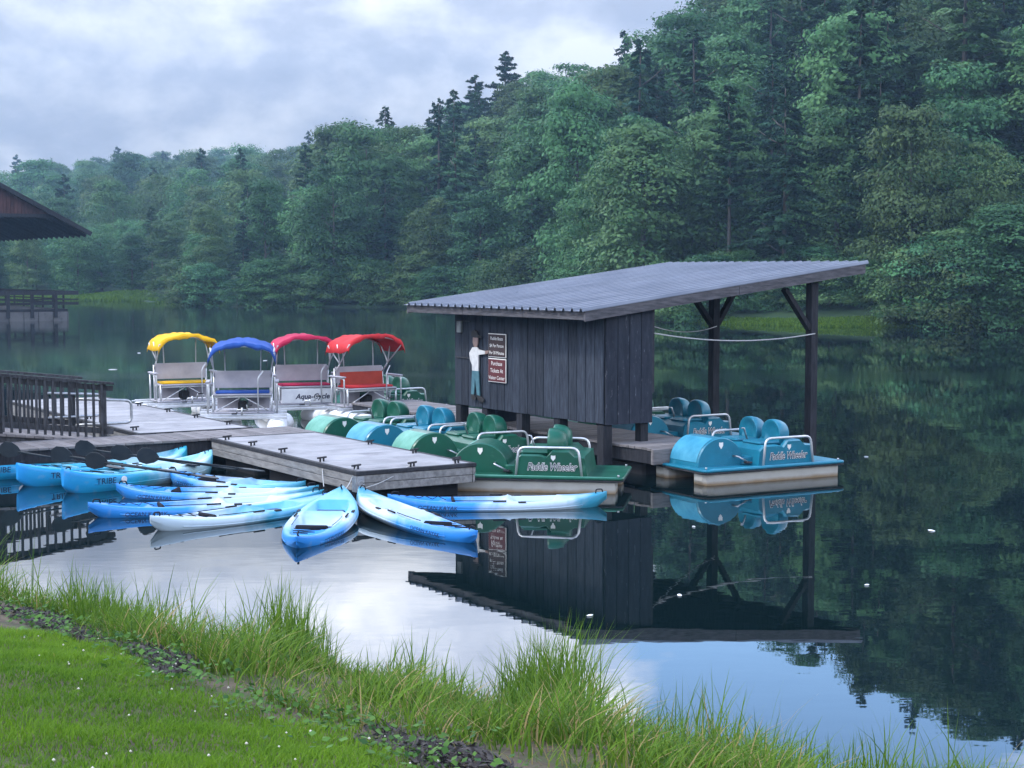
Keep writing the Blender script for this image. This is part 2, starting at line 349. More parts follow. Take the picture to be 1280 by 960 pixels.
# ------------------------------------------------------------------ water
def water_mat():
    m = bpy.data.materials.new('lake water'); m.use_nodes = True; t = m.node_tree; t.nodes.clear()
    o = N('ShaderNodeOutputMaterial', t); b = N('ShaderNodeBsdfPrincipled', t); L(b.outputs[0], o.inputs[0], t)
    b.inputs['Base Color'].default_value = (0.002, 0.007, 0.008, 1); b.inputs['IOR'].default_value = 1.45; b.inputs['Roughness'].default_value = 0.012
    g = N('ShaderNodeNewGeometry', t); mp = N('ShaderNodeMapping', t); mp.inputs['Scale'].default_value = (0.9, 1.6, 1); L(g.outputs['Position'], mp.inputs['Vector'], t)
    n = N('ShaderNodeTexNoise', t); n.inputs['Scale'].default_value = 1.5; n.inputs['Detail'].default_value = 2.5; L(mp.outputs[0], n.inputs['Vector'], t)
    # breeze patches roughen the surface
    mp2 = N('ShaderNodeMapping', t); mp2.inputs['Scale'].default_value = (0.022, 0.11, 1); L(g.outputs['Position'], mp2.inputs['Vector'], t)
    n2 = N('ShaderNodeTexNoise', t); n2.inputs['Scale'].default_value = 1.0; n2.inputs['Detail'].default_value = 3; L(mp2.outputs[0], n2.inputs['Vector'], t)
    sp = N('ShaderNodeSeparateXYZ', t); L(g.outputs['Position'], sp.inputs[0], t)
    band = fm('SUBTRACT', 1.0, fm('ABSOLUTE', fm('DIVIDE', fm('SUBTRACT', sp.outputs[1], 47.5, tree=t), 3.2, tree=t), tree=t), tree=t, clamp=True)
    br = fm('MULTIPLY', band, ramp(n2.outputs[0], [(0.32, 0.2), (0.6, 1.0)], t), tree=t)
    lft = fm('MULTIPLY', fm('DIVIDE', fm('SUBTRACT', 8.0, sp.outputs[0], tree=t), 14.0, tree=t, clamp=True), fm('DIVIDE', fm('SUBTRACT', sp.outputs[1], 34.0, tree=t), 25.0, tree=t, clamp=True), tree=t)
    br = fm('MAXIMUM', br, fm('MULTIPLY', lft, ramp(n2.outputs[0], [(0.3, 0.18), (0.62, 0.42)], t), tree=t), tree=t)
    L(fm('ADD', fm('MULTIPLY', br, 0.15, tree=t), 0.012, tree=t), b.inputs['Roughness'], t)
    n3 = N('ShaderNodeTexNoise', t); n3.inputs['Scale'].default_value = 9; n3.inputs['Detail'].default_value = 2; L(mp.outputs[0], n3.inputs['Vector'], t)
    hsum = fm('ADD', n.outputs[0], fm('MULTIPLY', n3.outputs[0], fm('ADD', fm('MULTIPLY', br, 0.25, tree=t), 0.012, tree=t), tree=t), tree=t)
    bp = N('ShaderNodeBump', t); bp.inputs['Strength'].default_value = 0.045; bp.inputs['Distance'].default_value = 0.02
    L(hsum, bp.inputs['Height'], t); L(bp.outputs[0], b.inputs['Normal'], t)
    return m
wm = np_mesh('water', [(-450, -20, 0), (450, -20, 0), (450, 690, 0), (-450, 690, 0)], [(0, 1, 2, 3)], water_mat())
tag(link('water', wm), 'dark still lake mirroring forest and clouds', 'lake', kind='structure')

# ------------------------------------------------------------------ far hills (terrain)
PX = np.array([-900, -100, 0, 185, 235, 300, 500, 620, 700, 820, 1010, 1120, 1280, 1500, 2200.])
SH = np.array([170, 166, 164, 162, 142, 135, 135, 126, 115, 97, 88.5, 87.5, 83, 78, 70.])
PR = np.array([-900, 0, 60, 190, 350, 400, 450, 500, 560, 640, 740, 800, 850, 900, 1000, 1100, 1200, 1280, 2200.])
EL = np.array([90, 100, 114, 134, 132, 138, 148, 164, 194, 228, 248, 284, 318, 350, 415, 462, 498, 518, 560.])
RY = np.array([560, 560, 560, 560, 500, 380, 270, 225, 208, 195, 185, 180, 174, 170, 167, 164, 162, 160, 150.])
TREE_H = 14.5
RZ = EL / 2000 * RY + 3.1 - TREE_H
def shore_y(px): return np.interp(px, PX, SH)
def sstep(t): t = np.clip(t, 0, 1); return t * t * (3 - 2 * t)
def ground_z(X, Y):
    px = 640 + 2000 * X / np.maximum(Y, 1)
    s = shore_y(px); ry = np.interp(px, PR, RY); rz = np.interp(px, PR, RZ)
    t = (Y - s) / (ry - s)
    z = np.where(t < 0, np.maximum(-1.0, (Y - s) * 0.25), 0.0)
    tt = np.clip(t, 0, 1)
    z = z + rz * (0.55 * sstep(tt) + 0.45 * tt) * (t > 0)
    # the wooded nose on the near side
    z = z + 3.0 * np.exp(-((px - 500) / 110) ** 2) * np.exp(-((Y - 165) / 18) ** 2)
    z = z + np.clip((Y - s) / 5, 0, 1) * (0.25 + 0.35 * np.sin(X * 0.31 + 1) * np.sin(Y * 0.23))
    return z
gx = np.linspace(-700, 2200, 130); gv = np.concatenate([np.linspace(-6, 12, 16), 16 + 480 * np.linspace(0, 1, 56) ** 1.5])
V = []
for px in gx:
    a = (px - 640) / 2000; s = float(shore_y(px))
    for d in gv:
        Y = min(s + d, float(np.interp(px, PR, RY)) + 60 + (d > 200) * .01 * d); X = a * Y; V.append((X, Y, float(ground_z(np.array(X), np.array(Y)))))
V = np.array(V); nv = len(gv)
F = [(i * nv + j, (i + 1) * nv + j, (i + 1) * nv + j + 1, i * nv + j + 1) for i in range(len(gx) - 1) for j in range(nv - 1)]
M['hill'] = mat('forest floor', (0.016, 0.035, 0.018), (0.03, 0.06, 0.025), 0.95, 0.15, 7)
tag(link('hills', np_mesh('hills', V, F, M['hill'], True)), 'wooded hills rising from the far shore', 'hill', kind='structure')

# ------------------------------------------------------------------ trees
def leaf_mesh(name, C, Nn, size, aspect, m, tips=None):
    n = len(C)
    Nn = Nn / (np.linalg.norm(Nn, axis=1, keepdims=True) + 1e-9)
    T = rng.normal(size=(n, 3)) if tips is None else tips + rng.normal(size=(n, 3)) * .25
    T -= Nn * (T * Nn).sum(1, keepdims=True); T /= (np.linalg.norm(T, axis=1, keepdims=True) + 1e-9)
    B = np.cross(Nn, T); s = size[:, None]
    V = np.stack([C - T * s * .5, C + B * s * aspect * .5 - Nn * s * .06, C + T * s * .5 - Nn * s * .12, C - B * s * aspect * .5 - Nn * s * .06], 1).reshape(-1, 3)
    F = np.arange(4 * n).reshape(n, 4)
    return np_mesh(name, V, F, m)
def broad_crown(seed, H, Rr, base, nl, per, lr=(0.8, 1.7), ls=(0.2, 0.36), m=None, shape=0.45):
    r = np.random.default_rng(seed)
    C = []; Nn = []; Sz = []
    for i in range(nl):
        t = base + (1 - base) * r.random() ** 0.9
        env = Rr * max(0.05, 1 - ((t - shape) / (1.06 - shape if t > shape else shape + 0.25)) ** 2) ** 0.62
        ang = r.random() * 6.283; rad = env * (0.35 + 0.65 * r.random() ** .5)
        # a few main directions push the outline out unevenly
        rad *= 0.86 + 0.24 * math.sin(ang * 2 + seed) * math.sin(t * 9 + seed * 1.7)
        l = r.uniform(*lr) * (0.65 + 0.5 * env / Rr)
        c = np.array([rad * math.cos(ang), rad * math.sin(ang), t * H - 0.4 * l])
        k = int(per * (0.6 + 0.8 * r.random()))
        d = r.normal(size=(k, 3)); d[:, 2] = np.abs(d[:, 2]) * 1.0 - 0.35; d /= np.linalg.norm(d, axis=1, keepdims=True)
        rr = l * (0.60 + 0.42 * r.random((k, 1)) + (r.random((k, 1)) < .16) * .45 * r.random((k, 1))); el = np.array([r.uniform(.8, 1.3), r.uniform(.8, 1.3), r.uniform(.45, .75)])
        C.append(c + d * rr * el); Nn.append(d + r.normal(size=(k, 3)) * .34 + np.array([0, 0, .4])); Sz.append(ls[0] * .7 + (ls[1] - ls[0] * .6) * r.random(k) ** 1.5)
    return leaf_mesh('crown', np.concatenate(C), np.concatenate(Nn), np.concatenate(Sz), .62, m or M['leaf'])
def conifer_crown(seed, H, Rr, base, nb, dens, droop=0.25, upturn=0.0, gaps=0.0, m=None):
    r = np.random.default_rng(seed)
    C = []; Nn = []; Sz = []; T = []
    for i in range(nb):
        t = base + (1 - base) * (i + r.random()) / nb
        if r.random() < gaps: continue
        Lb = (Rr * (1 - t) ** 0.75 + 0.35) * (0.6 + 0.55 * r.random()); a = r.random() * 6.283
        k = max(10, int(Lb * dens)); s = 0.1 + 0.9 * r.random(k) ** .7
        lat = (r.random(k) - .5) * 2 * Lb * 0.30 * (1.05 - s) ** .6 * (0.4 + s)
        out = s * Lb; zz = t * H - droop * Lb * s ** 1.6 + upturn * Lb * s ** 2.2 + r.normal(size=k) * .07
        ca, sa = math.cos(a), math.sin(a)
        C.append(np.stack([out * ca - lat * sa, out * sa + lat * ca, zz], 1))
        Nn.append(np.tile([ca * .25, sa * .25, 1.0], (k, 1)) + r.normal(size=(k, 3)) * .42)
        T.append(np.stack([ca - np.sign(lat) * sa * .7, sa + np.sign(lat) * ca * .7, np.full(k, -.15 + upturn)], 1)); Sz.append(r.uniform(.24, .46, k))
    return leaf_mesh('crown', np.concatenate(C), np.concatenate(Nn), np.concatenate(Sz), .42, m or M['needle'], np.concatenate(T))
def trunk_mesh(seed, H, r0, limbs=6, lean=0.03, top=0.85, twigs=0.35):
    r = random.Random(seed); b = MB()
    pts = [Vector((math.sin(i * .9 + seed) * lean * H * .25 * i / 6, math.cos(i * .7 + seed) * lean * H * .25 * i / 6, -0.6 + (H * top + .6) * i / 6)) for i in range(7)]
    b.tube(pts, [r0 * (1.25 if i == 0 else 1 - .82 * i / 6) for i in range(7)], 7)
    for k in range(limbs):
        t = twigs + (0.9 - twigs) * k / max(1, limbs); i = int(t * 6); p = pts[i].lerp(pts[min(6, i + 1)], t * 6 - i); a = r.random() * 6.28; l = H * (0.08 + 0.07 * r.random())
        b.tube([p, p + Vector((math.cos(a) * l * .5, math.sin(a) * l * .5, l * .25)), p + Vector((math.cos(a) * l, math.sin(a) * l, l * .6))], [r0 * .36, r0 * .22, r0 * .06], 5)
    return b.mesh('trunk', M['bark'])
BC = [broad_crown(11 + i, 14, (3.7, 4.2, 3.3, 4.0, 3.5)[i], (.06, .12, .10, .2, .05)[i], 78, 230, (1.0, 2.1), (.22, .42), shape=(.42, .5, .4, .55, .38)[i]) for i in range(5)]
BT = [trunk_mesh(3 + i, 14, .24, 7) for i in range(5)]
HC = [conifer_crown(31 + i, 16, (3.6, 3.1, 4.0)[i], (.08, .16, .12)[i], (120, 100, 110)[i], 62, .22) for i in range(3)]
HT = [trunk_mesh(13 + i, 16, .22, 10, .015, .97, .1) for i in range(3)]
PC = [conifer_crown(41 + i, 17, (4.4, 3.8)[i], (.34, .42)[i], (100, 84)[i], 90, .04, .14, .0) for i in range(2)]
PT = [trunk_mesh(23 + i, 17, .2, 0, .02, .97, .4) for i in range(2)]
SC = [broad_crown(51 + i, 3.2, 2.1, .0, 60, 230, (.4, .8), (.09, .17), shape=.35) for i in range(2)]
STM = [trunk_mesh(33 + i, 3, .06, 5, .05, .8, .1) for i in range(2)]
def put_tree(name, crown, trunk, X, Y, sc, wid, rz, label, cat, group=None, z=None, m=None):
    z = float(ground_z(np.array(X), np.array(Y))) if z is None else z
    o = empty(name, (X, Y, z), rz, label=label, cat=cat, group=group)
    o.scale = (sc * wid, sc * wid, sc)
    link('trunk', trunk, o); c = link('crown', crown, o)
    return o
def wx(px, Y): return (px - 640) / 2000 * Y
placed = []
def free(X, Y, d):
    return all((X - a) ** 2 + (Y - b) ** 2 > d * d for a, b in placed)
# trees one can single out
SP = [  # px, Y, kind, variant, height scale, width, label, material
    (722, 121, 'b', 0, 1.12, .82, 'tall pale green tree with narrow crown rising behind the shed roof', 'leafpale'),
    (632, 196, 'p', 0, 1.08, 1.15, 'tall open pine with layered branches standing highest on the skyline', None),
    (594, 200, 'p', 1, 1.03, 1.3, 'leaning dark pine on the skyline beside the tallest pine', None),
    (562, 194, 'h', 2, .98, 1.0, 'dark bushy conifer on the skyline beside the leaning pine', None),
    (1062, 106, 'b', 2, 1.12, 1.0, 'light green leafy tree above the grassy bank behind the shed post', 'leafpale'),
    (1200, 104, 'h', 0, 1.18, 1.3, 'broad hemlock with long drooping tiers beside the grassy bank', 'leafpale2'),
    (570, 141, 'h', 2, .86, 1.35, 'wide light green tiered hemlock low by the far waterline', 'leafpale2'),
    (865, 112, 'h', 1, 1.05, 1.1, 'tall dark hemlock with a bare pale trunk behind the shed', None),
]
M['leafpale2'] = leafmat('light conifer needles', (0.034, 0.095, 0.048), (0.068, 0.16, 0.062), 0.1, 0.2)
for px, Y, k, v, sc, wd, lb, mm in SP:
    cr, tr = {'b': (BC, BT), 'p': (PC, PT), 'h': (HC, HT)}[k]
    c = cr[v]
    if mm:
        c = c.copy(); c.name = 'crown'; c.materials.clear(); c.materials.append(M[mm])
    X = wx(px, Y); placed.append((X, Y))
    put_tree({'b': 'broadleaf_tree', 'p': 'pine_tree', 'h': 'hemlock_tree'}[k], c, tr[v], X, Y, sc, wd, px * .7, lb, 'tree')
r = random.Random(5)
cnt = {'b': 0, 'h': 0, 'p': 0, 'f': 0, 'q': 0}
def scatter(n, tries, pxr, dr, dmin, far, hsc):
    k = 0
    for _ in range(tries):
        if k >= n: break
        px = r.uniform(*pxr); s = float(shore_y(px)); Y = s + dr[0] + (dr[1] - dr[0]) * r.random() ** 1.15
        X = wx(px, Y)
        if not free(X, Y, dmin): continue
        if not far and px < 400 and Y > s + 34: continue
        if Y > float(np.interp(px, PR, RY)) + 12: continue
        if 900 < px < 1135 and Y < s + 4.5: continue        # the mown bank
        if px < 215 and Y < s + 8: continue               # the meadow by the far cove
        placed.append((X, Y)); k += 1
        u = r.random(); sc = hsc * r.uniform(.78, 1.12); dn = Y - s
        if not far and dn < 60: sc *= float(np.interp(px, [240, 310, 430], [.5, .62, 1.0]))
        where = ("at the water's edge" if dn < 9 else 'low on the slope' if dn < 30 else 'high on the slope')
        if u < (.74 if not far else .82):
            i = r.randrange(5)
            put_tree('broadleaf_tree', BC[i], BT[i], X, Y, sc, (wd := r.uniform(.85, 1.25)), r.random() * 6.28,
                     ('hazy blue-green hardwood with %s crown on the distant ridge, %s' if far else 'green hardwood with %s crown on the near hillside, %s') % ('broad' if wd > 1.05 else 'narrow', where), 'tree',
                     'hardwoods of the distant ridge' if far else 'hardwoods of the near hillside')
        elif u < .94:
            i = r.randrange(3)
            put_tree('hemlock_tree', HC[i], HT[i], X, Y, sc * .95, (wd := r.uniform(.85, 1.15)), r.random() * 6.28,
                     ('hazy dark %s conifer on the distant ridge, %s' if far else 'dark drooping %s conifer among hardwoods of the near hillside, %s') % ('spreading' if wd > 1.0 else 'slim', where), 'tree',
                     'conifers of the distant ridge' if far else 'conifers of the near hillside')
        else:
            i = r.randrange(2)
            put_tree('pine_tree', PC[i], PT[i], X, Y, sc, 1.0, r.random() * 6.28,
                     'open-branched pine rising from the forest of the distant ridge' if far else 'open-branched pine rising from the near hillside forest', 'tree',
                     'pines of the distant ridge' if far else 'pines of the near hillside')
    return k
scatter(26, 3000, (250, 1420), (2.5, 7), 4.4, False, .78)
scatter(150, 9000, (250, 1420), (6, 84), 5.0, False, 1.0)
scatter(44, 3000, (-60, 300), (9, 30), 4.2, True, .52)
scatter(70, 6000, (-70, 400), (24, 120), 8.5, True, .92)
scatter(120, 9000, (-60, 430), (120, 405), 11.5, True, 1.12)
# skyline fringe of the distant ridge
for px in (22, 60, 118, 205, 262, 338, 372, 405, 452):
    Y = float(np.interp(px, PR, RY)) + r.uniform(-4, 4); X = wx(px, Y); i = r.randrange(3)
    put_tree('pine_tree', HC[i], HT[i], X, Y, r.uniform(.8, .98), .9, r.random() * 6, 'small dark conifer breaking the skyline of the distant ridge', 'tree', 'skyline pines of the distant ridge')
# shrubs along the water
for k in range(46):
    px = r.uniform(225, 1400)
    if 890 < px < 1125: continue
    Y = float(shore_y(px)) + r.uniform(.3, 2.2); X = wx(px, Y); i = r.randrange(2); sc = r.uniform(.7, 1.5)
    put_tree('shore_shrub', SC[i], STM[i], X, Y, sc, 1.15, r.random() * 6, '%s leafy green shrub overhanging the far waterline %s' % ('low' if sc < 1 else 'tall', 'below the wooded point' if px < 560 else 'behind the shed' if px < 890 else 'beyond the grassy bank'), 'shrub', 'shrubs along the far shore')
for k in range(16):
    px = 860 + 18 * k + r.uniform(-6, 6); Y = float(shore_y(px)) + r.uniform(3.6, 6.0); i = k % 2
    put_tree('shore_shrub', SC[i], STM[i], wx(px, Y), Y, r.uniform(.6, 1.0), 1.2, r.random() * 6, 'leafy shrub at the forest edge behind the grassy bank', 'shrub', 'shrubs behind the grassy bank')
for px, dy, sc in ((1195, 1.4, 1.35), (1262, 1.0, 1.7), (1330, 1.5, 1.8)):
    Y = float(shore_y(px)) + dy; o = put_tree('shore_shrub', BC[(0, 2, 4)[px % 3]], BT[0], wx(px, Y), Y, sc * .27, 1.75, px, 'big rounded bush at the water where the grassy bank ends', 'shrub', 'big bushes at the end of the grassy bank')
for px, Y in ((1071, 101), (1104, 105)):
    X = wx(px, Y); o = empty('pine_tree', (X, Y, float(ground_z(np.array(X), np.array(Y)))), px, label='tall pine with a bare lower trunk on the grassy bank', cat='tree', group='pines on the grassy bank')
    link('trunk', PT[0], o); c = link('crown', PC[1], o)

# grass on the far banks
def blades(P, h, lean, w, tint, mname, name, segs=2, label=None, cat='grass', curl=1.0):
    n = len(P); a = rng.random(n) * 6.283; D = np.stack([np.cos(a), np.sin(a), np.zeros(n)], 1); Sd = np.stack([-np.sin(a + .6), np.cos(a + .6), np.zeros(n)], 1)
    rows = []
    for i in range(segs + 1):
        t = i / segs
        c = P + D * (lean * h * t ** (1 + curl))[:, None] + np.array([0, 0, 1.0]) * (h * (t - .28 * lean * t * t))[:, None]
        ww = (w * (1 - t) ** .6)[:, None]
        if i < segs: rows += [c - Sd * ww, c + Sd * ww]
        else: rows += [c]
    k = 2 * segs + 1; V = np.stack(rows, 1).reshape(-1, 3); b = np.arange(n)[:, None] * k
    tri = []
    for i in range(segs - 1): tri += [[2 * i, 2 * i + 1, 2 * i + 3], [2 * i, 2 * i + 3, 2 * i + 2]]
    tri += [[2 * segs - 2, 2 * segs - 1, 2 * segs]]
    F = np.concatenate([b + np.array(q)[None, :] for q in tri])
    me = np_mesh(name, V, F, M[mname], False, np.repeat(tint, k))
    return tag(link(name, me), label, cat, kind='stuff')
pp = rng.uniform(855, 1150, 15000); dd = rng.uniform(-.2, 1.7, 15000)
YY = shore_y(pp) + dd; XX = (pp - 640) / 2000 * YY
blades(np.stack([XX, YY, ground_z(XX, YY) - .02], 1), rng.uniform(.08, .24, 15000), rng.uniform(.1, .5, 15000), np.full(15000, .05), rng.random(15000) * .75, 'reed', 'bank_grass', 2, 'bright green grass on the bank across the lake')
pp = rng.uniform(-40, 225, 14000); dd = rng.uniform(-.3, 7, 14000)
YY = shore_y(pp) + dd; XX = (pp - 640) / 2000 * YY
blades(np.stack([XX, YY, ground_z(XX, YY) - .02], 1), rng.uniform(.2, .5, 14000), rng.uniform(.1, .5, 14000), np.full(14000, .09), rng.random(14000) * .55, 'reed', 'meadow_grass', 2, 'pale meadow grass at the far cove')

# ------------------------------------------------------------------ near bank
SL = np.array([(-16, 20.3), (-9, 17.3), (-4.83, 14.95), (-3.84, 14.1), (-2.96, 13.25), (-2.45, 12.6), (-1.83, 12.45), (-.83, 11.75), (.06, 10.9), (.84, 10.3), (1.55, 9.8), (2.34, 9.3), (3.5, 8.3), (5.3, 6.6), (9, 2.8), (13, -3)])
def bank_s(X, Y):
    """signed distance inland from the waterline"""
    X = np.asarray(X, float); Y = np.asarray(Y, float)
    best = np.full(X.shape, 1e9); sg = np.ones(X.shape)
    for (ax, ay), (bx, by) in zip(SL[:-1], SL[1:]):
        dx, dy = bx - ax, by - ay; t = np.clip(((X - ax) * dx + (Y - ay) * dy) / (dx * dx + dy * dy), 0, 1)
        qx, qy = X - (ax + t * dx), Y - (ay + t * dy); d = np.hypot(qx, qy); c = dx * qy - dy * qx
        m = d < best; best = np.where(m, d, best); sg = np.where(m, np.where(c < 0, 1, -1), sg)
    return best * sg
def bank_z(X, Y):
    s = bank_s(X, Y)
    z = np.where(s > 0, 1.45 * (1 - np.exp(-np.maximum(s, 0) / 4.0)), s * .35)
    return z + 0.035 * np.sin(X * 2.1 + 1) * np.sin(Y * 1.7) * np.clip(s, 0, 1) + .02 * np.sin(X * 5.3) * np.sin(Y * 6.1 + 2) * np.clip(s, 0, 1)
bx = np.linspace(-15, 10, 150); by = np.linspace(-6, 20, 156)
GX, GY = np.meshgrid(bx, by, indexing='ij'); BZ = np.maximum(bank_z(GX, GY), -.9)
V = np.stack([GX.ravel(), GY.ravel(), BZ.ravel()], 1); ny = len(by)
I, J = np.meshgrid(np.arange(len(bx) - 1), np.arange(ny - 1), indexing='ij'); q = (I * ny + J).ravel()
M['soil'] = mat('bank soil', (0.060, 0.046, 0.034), (0.115, 0.09, 0.062), 0.95, 3, 8, 0.8, 22, dirt=((0.05, 0.075, 0.022), 1.6, 0.5))
tag(link('bank', np_mesh('bank', V, np.stack([q, q + ny, q + ny + 1, q + 1], 1), M['soil'], True)), 'earth bank sloping down to the water', 'ground', kind='structure')
def sample(n, xr, yr, cond):
    X = rng.uniform(*xr, n); Y = rng.uniform(*yr, n); s = bank_s(X, Y); k = cond(s, X, Y)
    return X[k], Y[k], s[k]
edge = lambda X, Y: np.clip(3.22 + .62 * (X + .8), 1.4, 3.95) + .16 * np.sin(X * 2.3) + .10 * np.sin(Y * 3.1 + X)
# lawn
X, Y, s = sample(420000, (-5.5, 3.2), (3.2, 11.5), lambda s, X, Y: (s > edge(X, Y) - .15 + rng.normal(size=len(s)) * .2))
n = len(X); cl_ = .5 + .5 * np.sin(X * 3.1 + 2 * np.sin(Y * 2.2)) * np.sin(Y * 2.7 + X)
cl2 = np.sin(X * .9 + 1) * np.sin(Y * 1.1 + .5 * X)
tint = np.clip(.24 + .26 * cl_ + .12 * cl2 + rng.normal(size=n) * .17, 0, .98)
blades(np.stack([X, Y, bank_z(X, Y) - .006], 1), rng.uniform(.025, .06, n) * (.8 + .5 * cl_), rng.uniform(.2, 1.0, n), rng.uniform(.002, .0042, n), tint, 'grass', 'lawn_grass', 2, 'mown bright green lawn sloping to the bank')
# shore grass: height and density vary along the bank
def tall(n, srange, hr, lean, w, tint0, name, label, xr=(-8, 6), yr=(4.5, 18), dens=None, segs=4, warm=.0):
    X, Y, s = sample(n, xr, yr, lambda s, X, Y: (s > srange[0]) & (s < np.minimum(srange[1] + .2, edge(X, Y) - .5)) & ((dens is None) or (rng.random(len(s)) < dens(X, Y, s))))
    m = len(X); hh = rng.uniform(hr[0], hr[1], m) * (.75 + .35 * np.sin(X * 1.9 + 1) * np.sin(X * 4.3))
    t = np.clip(tint0 + rng.normal(size=m) * .2 + (rng.random(m) < warm) * .6, 0, 1)
    blades(np.stack([X, Y, bank_z(X, Y) - .03], 1), hh, rng.uniform(lean[0], lean[1], m), rng.uniform(w[0], w[1], m), t, 'reed', name, segs, label)
patch = lambda X, Y, s: np.clip(.25 + .9 * np.sin(X * 2.6 + .6) * np.sin(X * .9 + 2.1) + .35 * np.sin(X * 7), .06, 1) * np.where((X > -2.75) & (X < -2.15), .12, 1) * np.where(X > .55, .28, 1)
clump = lambda X, Y, s: np.clip(.45 + .5 * np.sin(X * 3.7 + Y * 2.1) * np.sin(Y * 4.3 - X * 1.3), .12, 1)
tall(150000, (-.35, .6), (.42, .82), (.05, .55), (.0035, .0075), .40, 'shore_reeds', 'upright green reeds rising out of the shallow water', dens=patch)
tall(260000, (.1, 2.45), (.18, .48), (.3, 1.1), (.0034, .008), .42, 'bank_long_grass', 'long tangled green grass on the bank below the lawn', dens=clump, warm=.13)
tall(60000, (.4, 2.7), (.10, .26), (.6, 1.3), (.002, .0045), .62, 'dry_grass', 'dry tan grass matted among the green on the bank', dens=lambda X, Y, s: clump(Y, X, s) * .8, warm=.55, segs=3)
tall(4200, (-.3, 1.6), (.35, .85), (.1, .7), (.0012, .0022), .5, 'seed_stalks', 'thin seed stalks standing above the shore grass', dens=lambda X, Y, s: np.where(X > .2, .8, .12), warm=.4)
# broad-leaved weeds and clover heads along the lawn edge
X, Y, s = sample(120000, (-6, 3), (4.5, 13), lambda s, X, Y: (s > .6) & (rng.random(len(s)) < .45 * clump(X * 1.7, Y * 1.7, s) * np.exp(-((s - edge(X, Y) + .25) / .42) ** 2)))
n = len(X); C = np.stack([X, Y, bank_z(X, Y) + rng.uniform(.02, .12, n)], 1)
Nn = np.stack([rng.normal(size=n) * .45, rng.normal(size=n) * .45, np.ones(n)], 1)
me = leaf_mesh('bank_weeds', C, Nn, rng.uniform(.022, .055, n), .8, M['weed'])
a = me.attributes.new('tint', 'FLOAT', 'POINT'); a.data.foreach_set('value', np.repeat(np.clip(rng.random(n), 0, 1), 4).astype(np.float32))
tag(link('bank_weeds', me), 'broad leafy weeds along the edge of the lawn', 'weeds', kind='stuff')
X, Y, s = sample(30000, (-5, 2), (4, 11), lambda s, X, Y: (s > edge(X, Y) - .4) & (rng.random(len(s)) < .012 * np.exp(-np.maximum(s - edge(X, Y), 0) / .8) + .002))
oc = MB(); V = []; F = []
for x, y in zip(X, Y):
    z = float(bank_z(x, y)) + .055; b = len(V); q = .005 + .004 * r.random()
    V += [(x + q, y, z), (x - q, y, z), (x, y + q, z), (x, y - q, z), (x, y, z + q), (x, y, z - q)]
    F += [(b, b + 2, b + 4), (b + 2, b + 1, b + 4), (b + 1, b + 3, b + 4), (b + 3, b, b + 4), (b + 2, b, b + 5), (b + 1, b + 2, b + 5), (b + 3, b + 1, b + 5), (b, b + 3, b + 5)]
M['clover'] = mat('clover heads', (0.55, 0.53, 0.47), (0.4, 0.37, 0.3), .8, 90)
tag(link('clover_flowers', np_mesh('clover_flowers', V, F, M['clover'])), 'small white clover heads scattered over the lawn edge', 'flowers', kind='stuff')
# bark mulch strip with roots
X, Y, s = sample(240000, (-6, 2), (4.5, 13), lambda s, X, Y: (s > edge(X, Y) - .8) & (s < edge(X, Y) - .08) & (X < .15) & (rng.random(len(s)) < .9 * np.clip(.3 + np.where(X < -2.0, .9, 0) + 1.0 * np.sin(X * 2.2 + 1.6), 0, 1)))
n = len(X); C = np.stack([X, Y, bank_z(X, Y) + rng.uniform(.0, .04, n)], 1)
M['mulch'] = mat('dark bark mulch', (0.030, 0.027, 0.030), (0.085, 0.075, 0.070), .9, 25, 5)
tag(link('bark_mulch', leaf_mesh('bark_mulch', C, rng.normal(size=(n, 3)) * .6 + np.array([0, 0, 1]), rng.uniform(.025, .075, n), .35, M['mulch'])), 'dark bark mulch strip between lawn and long grass', 'mulch', kind='stuff')

# ------------------------------------------------------------------ dock frame
TH = R(32.5); O = Vector((-2.045, 20.95, 0)); UA = Vector((math.cos(TH), math.sin(TH), 0)); VA = Vector((-math.sin(TH), math.cos(TH), 0))
def D(u, v, z=0.0): return O + UA * u + VA * v + Vector((0, 0, z))
DZ = 0.45
def cleat(parent, x, y, z, rz=0):
    b = MB(); b.tube([(-.09, 0, .055), (.09, 0, .055)], .014, 6); b.tube([(-.035, 0, 0), (-.035, 0, .055)], .014, 6); b.tube([(.035, 0, 0), (.035, 0, .055)], .014, 6)
    return b.obj('cleat', M['rubber'], parent, (x, y, z), (0, 0, rz))
def float_dock(name, u0, u1, v0, v1, label, seams=3, cl=(), skirts='lrfb'):
    o = empty(name, D(u0, v0), TH, label=label, cat='dock')
    w = u1 - u0; l = v1 - v0
    for k in range(seams):
        a = l * k / seams; e = l * (k + 1) / seams - .008
        MB().box(.05, w - .05, a + (.05 if k == 0 else 0), e - (.05 if k == seams - 1 else 0), DZ - .05, DZ, .006).obj('deck_panel', M['deck'], o)
    for nm, (x0, x1, y0, y1) in (('l', (0, .045, 0, l)), ('r', (w - .045, w, 0, l)), ('f', (.05, w - .05, 0, .045)), ('b', (.05, w - .05, l - .045, l))):
        if nm not in skirts: continue
        MB().box(x0 - .012, x1 + .012, y0 - .012, y1 + .012, DZ - .05, DZ + .004, .006).obj('edge_bumper', M['rubber'], o)
        MB().box(x0, x1, y0, y1, DZ - .155, DZ - .056, .006).obj('side_board', M['skirt'], o)
        MB().box(x0 + .004, x1 - .004, y0 + .004, y1 - .004, DZ - .265, DZ - .162, .006).obj('side_board', M['skirt'], o)
    for k in range(max(1, int(l / 1.6))):
        c = l * (k + .5) / max(1, int(l / 1.6))
        MB().box(.12, w - .12, c - .6, c + .6, -.25, DZ - .07, .04).obj('float_drum', M['dark'], o)
    for (x, y) in cl: cleat(o, x, y, DZ, .4)
    return o
